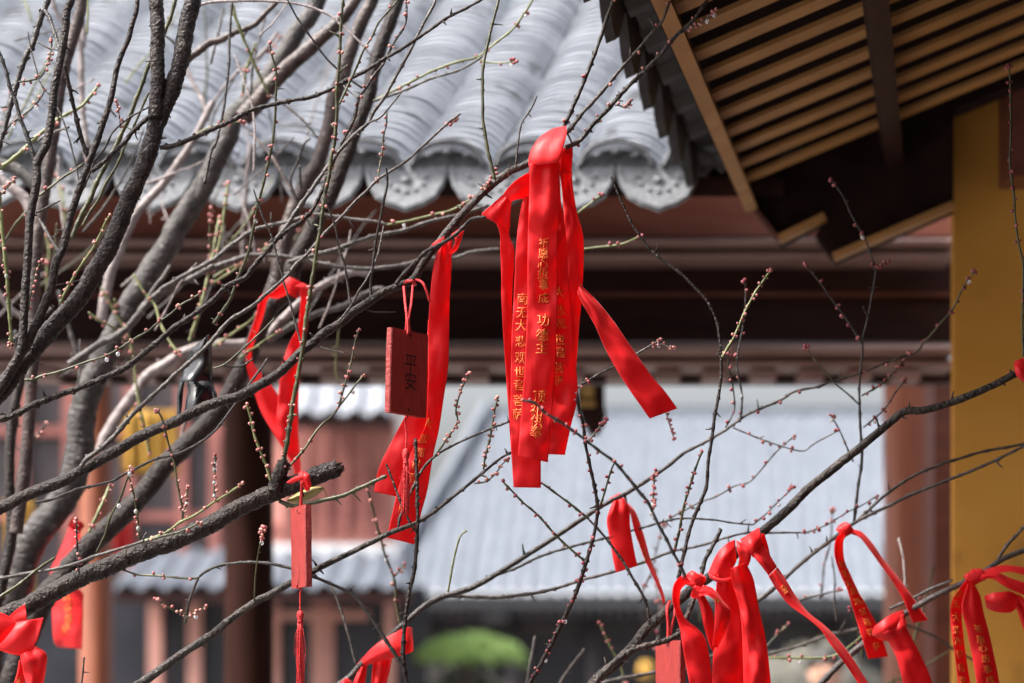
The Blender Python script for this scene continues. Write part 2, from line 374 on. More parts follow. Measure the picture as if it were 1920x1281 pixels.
# tiled top with hanging tile ends along the eave
mb = MB(); c0 = E0 - eu*.12 + up*.10 - rv*.06; c1 = E0 + eu*(LEN+.1) + up*.10 - rv*.06
mb.add([c0, c1, c1 + rv*2.4, c0 + rv*2.4, c0 + up*.025, c1 + up*.025, c1 + rv*2.4 + up*.025, c0 + rv*2.4 + up*.025], [(0,1,2,3),(7,6,5,4),(0,4,5,1),(1,5,6,2),(2,6,7,3),(3,7,4,0)])
n = int(LEN / .17)
for i in range(n + 1):
    a = E0 + eu*(i*.17) - rv*.065 + up*.145
    mb.tube([a + rv*q for q in (0, .6, 1.2, 2.4)], [.062]*4, 12)
tr = mb.build('tile_roof', tile_black, hall, smooth=False)
mb = MB()
for i in range(n + 1):
    a = E0 + eu*(i*.17 + .085) - rv*.065 + up*.10
    pts = [(-.075, .03), (-.08, -.01), (-.06, -.03), (-.03, -.062), (0, -.075), (.03, -.062), (.06, -.03), (.08, -.01), (.075, .03)]
    mb.prism([a + eu*s + Vector((0,0,1))*z for s, z in pts], -rv*.014)
    a = E0 + eu*(i*.17) - rv*.07 + up*.13
    mb.prism([a + eu*(.066*math.cos(q)) + Vector((0,0,1))*(.066*math.sin(q)) for q in [2*math.pi*j/14 for j in range(14)]], -rv*.014)
mb.build('tile_end_trim', tile_black, tr, smooth=False)
# end board of the eave (faces the viewer), with two stepped lower edges
pn = eu; p0 = E0 - eu*.06
def onplane(u, v, off=0):
    ray = P(u, v, 1) - Vector((0,0,CAMZ)); o = Vector((0,0,CAMZ)); q = p0 + eu*off
    return o + ray * ((q - o).dot(pn) / ray.dot(pn))
mb = MB(); poly = [(1331,284),(1459,454),(1548,409),(1528,442),(1562,487),(1788,389),(1788,205),(1925,150),(2000,120),(2000,20),(1420,322)]
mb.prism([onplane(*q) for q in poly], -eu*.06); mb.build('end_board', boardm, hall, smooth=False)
mb = MB()
for a, b in (((1460,450),(1547,407)), ((1563,483),(1787,386))):
    mb.beam(onplane(*a, .012), onplane(*b, .012), Vector((0,0,1)), .03, .012)
mb.build('edge_trim', rafterm, hall, smooth=False)
mb = MB(); mb.beam(onplane(1334,288,.012), onplane(1460,452,.012), Vector((0,0,1)), .03, .009); mb.build('edge_trim', redwood, hall, smooth=False)
a = P(1788, 0, 3.74); mb = MB(); mb.box((a.x, 3.74, 0), (a.x + 2.2, 3.76, 2.75)); mb.build('wall', ochre, hall, smooth=False)
mb = MB(); s0 = E0 + ev*.66 + eu*.3; s1 = s0 + eu*LEN; mb.beam((s0.x+.12,s0.y,1.5), (s1.x+.12,s1.y,1.5), (0,0,1), .2, 3.0); mb.build('light_block_panel', darkwood, hall, smooth=False)  # unseen dark wall, added to block light from the right-hand rafters
mb = MB(); mb.pxbox(1898, -300, 1990, 330, 3.6, .10); mb.build('corner_post', redwood, hall, smooth=False)

# ---- far hall across the court
FD = 26.0
fh = empty('far_hall', P(1250, 1640, FD), 'far hall with long grey tiled roof, pale ridge and white beads as eave glints across the court', 'hall')
zE = P(0, 1116, FD).z; wE = 28.6 / F * FD; xr0 = P(690, 0, FD).x; xtop = P(915, 0, FD+3.4).x
zr = P(0, 772, FD + 3.4).z; slp = (zr - zE) / 3.4
ff = lambda s: slp * s * (.90 + .10 * s / 3.4)
skw = .10; xhip0 = P(705, 0, FD).x
def clipf(x):
    return max(0.0, min(1.0, (x - xhip0) / (xtop - skw*3.4 - xhip0))) * 3.4
mb = MB(); nrow = int((P(1900,0,FD).x - xr0) / wE)
roof_rows(mb, xr0, nrow, wE, FD, zE, 3.4, ff, skw, .058, .20, 26, .012, nt_=10, clip=clipf)
r_ = mb.build('roof', tile_far, fh, smooth=False)
mb = MB(); hp = [Vector((xhip0 + (xtop - xhip0)*t, FD - .05 + 3.4*t, zE + ff(3.4*t) + .12)) for t in [i/10 for i in range(11)]]
mb.tube(hp, [.075]*11, 10); mb.build('hip_ridge', tile_far, r_)
mb = MB(); mb.box((xtop, FD+3.3, zr-.05), (xtop + 9, FD+3.55, zr+.06)); mb.build('ridge', tile_far, r_, smooth=False)
mb = MB(); q = [Vector((xtop, FD+3.4, zr)), Vector((xtop+9, FD+3.4, zr)), Vector((xtop+9, FD+6.8, zE)), Vector((xhip0, FD+6.8, zE)), Vector((xhip0, FD, zE))]
mb.add(q + [v - Vector((0,0,.12)) for v in q], [(0,1,2,3),(0,3,4),(5,8,7,6),(5,9,8)]); mb.build('rear_slope', tile_dark, r_, smooth=False)
mb = MB()
for i in range(nrow + 1):
    x = xr0 + (i + .5) * wE
    if x < xhip0: continue
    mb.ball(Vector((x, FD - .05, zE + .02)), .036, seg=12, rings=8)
mb.build('glint_bead_rim', glint_white, r_)  # white glossy beads stand in for wet glints on the tile ends
mb = MB(); mb.box((xhip0, FD + .02, zE - .16), (P(1900,0,FD).x, FD + .14, zE - .03)); mb.build('eave_board', tile_dark, fh, smooth=False)
mb = MB()
for i in range(60): 
    x = xhip0 + .1 + i*.13; mb.box((x, FD+.06, zE-.27), (x+.06, FD+1.3, zE-.17))
mb.build('rafter_row', blueblack, fh, smooth=False)
mb = MB(); mb.box((xhip0 + .6, FD + 1.2, 0), (P(1900,0,FD).x, FD + 1.4, zE + .5)); mb.build('wall', blueblack, fh, smooth=False)
for i in range(7):
    u = 812 + i * 150; mb = MB(); b = P(u, 0, FD + .9); mb.tube([Vector((b.x, FD+.9, 0)), Vector((b.x, FD+.9, zE))], [.11, .11], 14); mb.build('pillar', pinkdark if i == 4 else blueblack, fh)
    for j in range(3):
        x = b.x + .2 + j*.27; mb = MB(); mb.box((x, FD+1.17, .5), (x+.22, FD+1.2, 1.9)); pn_ = mb.build('door_panel', window, fh, smooth=False)
pbox('name_board', 905, 1140, 950, 1165, FD + .35, .04, tile_trim, fh)

# ---- two-storey side hall, left
SD = 17.0
sh = empty('side_hall', P(480, 1612, SD), 'two-storey side hall with red timber front tinted pale as overexposed and two grey tiled eaves at left', 'hall')
def sbox(name, u0, v0, u1, v1, d, th, m): return pbox(name, u0, v0, u1, v1, d, th, m, sh)
sbox('upper_wall', 500, 740, 742, 1045, SD + .9, .3, pinkpaint); sbox('upper_wall', -400, 640, 500, 1100, SD + 1.0, .3, blueblack)
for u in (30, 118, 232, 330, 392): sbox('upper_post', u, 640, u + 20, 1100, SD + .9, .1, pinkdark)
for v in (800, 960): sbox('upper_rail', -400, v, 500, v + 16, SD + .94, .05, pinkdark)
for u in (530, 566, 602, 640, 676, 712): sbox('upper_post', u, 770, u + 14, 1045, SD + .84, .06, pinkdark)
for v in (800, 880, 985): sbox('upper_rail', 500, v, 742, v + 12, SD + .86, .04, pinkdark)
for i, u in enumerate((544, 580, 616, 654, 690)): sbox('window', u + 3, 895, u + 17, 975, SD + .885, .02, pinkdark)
sbox('lower_wall', -400, 1100, 800, 2000, SD + .9, .3, window)
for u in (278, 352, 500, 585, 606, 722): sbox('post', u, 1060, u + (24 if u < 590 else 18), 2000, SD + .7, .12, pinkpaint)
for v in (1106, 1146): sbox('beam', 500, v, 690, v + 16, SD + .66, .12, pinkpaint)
for u0, u1 in ((534, 580), (626, 716), (312, 346), (384, 500)): sbox('door_panel', u0, 1172, u1, 1900, SD + .86, .03, window)
def tilted(name, u0, u1, vtop, vbot, dt, db, wd_, m, hump=.05):
    a = P(u0, vbot, db); b = P(u1, vbot, db); t = P(u0, vtop, dt); mb = MB()
    n_ = max(2, int((b.x - a.x) / wd_)); sl2 = (t.z - a.z) / (dt - db)
    roof_rows(mb, a.x, n_, (b.x - a.x) / n_, db, a.z, dt - db, lambda s: sl2 * s, 0.0, hump, .2, 10, .012, nt_=8)
    q = MB(); o = mb.build(name, m, sh, smooth=False)
    q.prism([(a.x, db, a.z - .03), (a.x, dt, t.z - .03), (a.x, dt, t.z - .25), (a.x, db, a.z - .12)], (b.x - a.x, 0, 0)); q.build('eave_underside', darkwood, o, smooth=False)
    return o
tilted('upper_roof', 548, 735, 640, 778, SD + 1.2, SD - .1, .2, tile)
tilted('lower_roof', 215, 770, 1038, 1104, SD + .9, SD - .2, .2, tile_far)
sbox('sill_band', 500, 1020, 742, 1042, SD + .82, .1, whitewash)

# ---- cloths hung in the gallery, far left
def drape(name, u0, v0, u1, v1, d, m, label, cat, amp=.03):
    mb = MB(); n = 24; V = []
    for j in range(9):
        for i in range(n + 1):
            q = P(u0 + (u1-u0)*i/n, v0 + (v1-v0)*j/8, d); q.y += amp * math.sin(i * 1.1) * (.4 + .6*j/8) + amp*.4*math.sin(i*2.7 + 1); V.append(q)
    mb.add(V, [(j*(n+1)+i, j*(n+1)+i+1, (j+1)*(n+1)+i+1, (j+1)*(n+1)+i) for j in range(8) for i in range(n)])
    return tag(mb.build(name, m, None, solid=.002), label, cat)
drape('yellow_drape', 228, 770, 335, 890, 8.0, yellowc, 'yellow cloth drape hanging behind the grey plum trunks', 'drape')
drape('yellow_banner', 10, 935, 62, 1200, 8.5, yellowc, 'narrow yellow cloth banner low at the far left edge', 'banner')
drape('red_banner', 190, 975, 250, 1062, 6.6, redc, 'dark red cloth banner hanging behind the lowest black limb', 'banner')

# ---- clipped tree on rock in the court
ct = empty('clipped_tree', P(880, 1560, 18.0), 'clipped tree with bright green domed crown below the far hall eave', 'tree')
mb = MB(); c = P(882, 1228, 18); r2 = random.Random(3)
for i in range(5200):
    a = r2.uniform(0, 2*math.pi); rr = math.sqrt(r2.random()); x = rr*math.cos(a); y = rr*math.sin(a)
    top = math.sqrt(max(0, 1 - rr*rr)) * (.86 + .22*noise.noise(Vector((x*2.2, y*2.2, 3))))
    z = (top * (1 - abs(r2.gauss(0, .30))) - r2.random()**3 * .35) * .19 - .02; q = c + Vector((x*.50, y*.50, z*1.35)) 
    e1 = Vector((r2.uniform(-1,1), r2.uniform(-1,1), r2.uniform(-.4,1))).normalized(); e2 = e1.orthogonal().normalized(); s_ = r2.uniform(.010, .02)
    mb.add([q - e1*s_*1.6, q + e2*s_, q + e1*s_*1.6, q - e2*s_], [(0,1,2,3)])
mb.build('crown', topm, ct, smooth=False)
mb = MB(); b = P(880, 0, 18); mb.tube([Vector((b.x, 18, 0)), Vector((b.x+.08, 18.05, .5)), Vector((b.x-.05, 18, 1.1)), Vector((b.x, 18, c.z))], [.13, .10, .08, .05], 12, rough=.12, freq=9); mb.build('trunk', M['q'], ct)
mb = MB(); b = P(860, 1275, 18.6)
mb.ball(Vector((b.x, 18.6, .55)), .72, st=1.3, seg=44, rings=30, rough=.28); tag(mb.build('court_rock', rockm, None), 'rough grey brown rock under the clipped green tree', 'rock')

mb = MB(); b = P(1525, 1250, 15.0)
mb.ball(Vector((b.x, 15.0, 1.0)), .62, st=1.05, seg=40, rings=28, rough=.32); tag(mb.build('rockery_stone', rockm, None), 'grey brown rockery stone behind the tail of the largest bow', 'rock')
# ---- yellow lantern under the far eave
lt = empty('hanging_lantern', P(1212, 1258, 20), 'small yellow lantern beyond the lower right ribbons', 'lantern')
c = P(1212, 1258, 20); mb = MB(); mb.tube([c + Vector((0,0,z)) for z in (-.09,-.05,0,.05,.09)], [.05,.075,.08,.075,.05], 14); mb.build('shade', yellowc, lt)
mb = MB(); mb.tube([c + Vector((0,0,.09)), c + Vector((0,0,.62))], [.006,.006], 6); mb.tube([c + Vector((0,0,.09)), c + Vector((0,0,.11))], [.04,.04], 10); mb.build('hanger', darkwood, lt)

# ---- visitor: only the head shows above the lower edge
pr_d = 10.0; hx = P(1548, 0, pr_d).x
sk = bpy.data.meshes.new('person'); V = []; Ed = []; R = []
def jv(x, y, z, r, par=None):
    V.append((hx + x, pr_d + y, z)); R.append(r)
    if par is not None: Ed.append((par, len(V)-1))
    return len(V)-1
pel = jv(0,0,.92,.125); wst = jv(0,.01,1.06,.105,pel); chs = jv(0,0,1.24,.13,wst); nk0 = jv(0,.01,1.37,.07,chs); nk = jv(0,0,1.42,.05,nk0)
h1 = jv(0,-.015,1.49,.070,nk); h2 = jv(0,-.005,1.555,.083,h1); h3 = jv(0,0,1.60,.060,h2)
nose = jv(0,-.105,1.535,.014,h2)
for sx in (-1, 1):
    jv(sx*.085, .01, 1.54, .016, h2)
    sh_ = jv(sx*.16, .01, 1.32, .058, chs); el = jv(sx*.21,.04,1.07,.042,sh_); wr = jv(sx*.20,-.05,.85,.028,el); pm = jv(sx*.20,-.075,.79,.030,wr)
    for q, ln in enumerate((.055,.066,.07,.062)): 
        f1 = jv(sx*.20, -.105+q*.021, .745, .0095, pm); jv(sx*.195, -.11+q*.021, .745-ln, .008, f1)
    t1 = jv(sx*.185, -.105, .80, .011, pm); jv(sx*.175, -.13, .76, .009, t1)
    hp_ = jv(sx*.09,0,.86,.095,pel); kn = jv(sx*.10,-.02,.48,.062,hp_); an = jv(sx*.10,.02,.09,.042,kn); jv(sx*.11,-.13,.045,.038,an)
sk.from_pydata(V, Ed, []); sk.materials.append(skin)
po = bpy.data.objects.new('person', sk); S.collection.objects.link(po)
sm = po.modifiers.new('skin', 'SKIN')
for i, r in enumerate(R): sk.skin_vertices[0].data[i].radius = (r, r)
sk.skin_vertices[0].data[0].use_root = True
po.modifiers.new('sub', 'SUBSURF').levels = 2; po.modifiers['sub'].render_levels = 2
tag(po, 'person with short black hair in a lilac top at the bottom edge', 'person')
mb = MB(); c = Vector((hx, pr_d, 1.572)); rings, seg = 12, 22; VV = []
for i in range(rings+1):
    ph = math.pi/2 - (math.pi*.62) * i / rings
    for k in range(seg):
        a = 2*math.pi*k/seg; fr = .5 - .5*math.cos(a - 1.5*math.pi)   # 0 at the face, 1 at the back
        p2 = max(ph, .42 - 1.1*fr)
        VV.append(c + Vector((math.cos(a)*math.cos(p2)*.094, math.sin(a)*math.cos(p2)*.104, math.sin(p2)*.10)) * (1 + .03*noise.noise(Vector((a*3, ph*4, 1)))))
mb.add(VV, [(i*seg+k, (i+1)*seg+k, (i+1)*seg+(k+1) % seg, i*seg+(k+1) % seg) for i in range(rings) for k in range(seg)]); mb.build('hair', hairm, po)
mb = MB()
for sx in (-1,1): mb.ball(Vector((hx + sx*.033, pr_d-.083, 1.553)), .010, seg=8, rings=6)
mb.build('eye', hairm, po)
mb = MB(); mb.tube([Vector((hx,pr_d,z)) for z in (.84,.95,1.08,1.24,1.34,1.40)], [.185,.165,.15,.17,.13,.066], 20)
for sx in (-1,1): mb.tube([Vector((hx+sx*.12,pr_d,1.34)), Vector((hx+sx*.17,pr_d+.01,1.31)), Vector((hx+sx*.215,pr_d+.04,1.07)), Vector((hx+sx*.205,pr_d-.04,.88))], [.075,.075,.056,.042], 12)
mb.build('shirt', blouse, po)
mb = MB()
for sx in (-1,1): mb.tube([Vector((hx+sx*.07,pr_d,.95)), Vector((hx+sx*.10,pr_d,.80)), Vector((hx+sx*.10,pr_d-.02,.48)), Vector((hx+sx*.10,pr_d+.02,.08))], [.13,.12,.085,.07], 14)
mb.build('trousers', trousers, po)

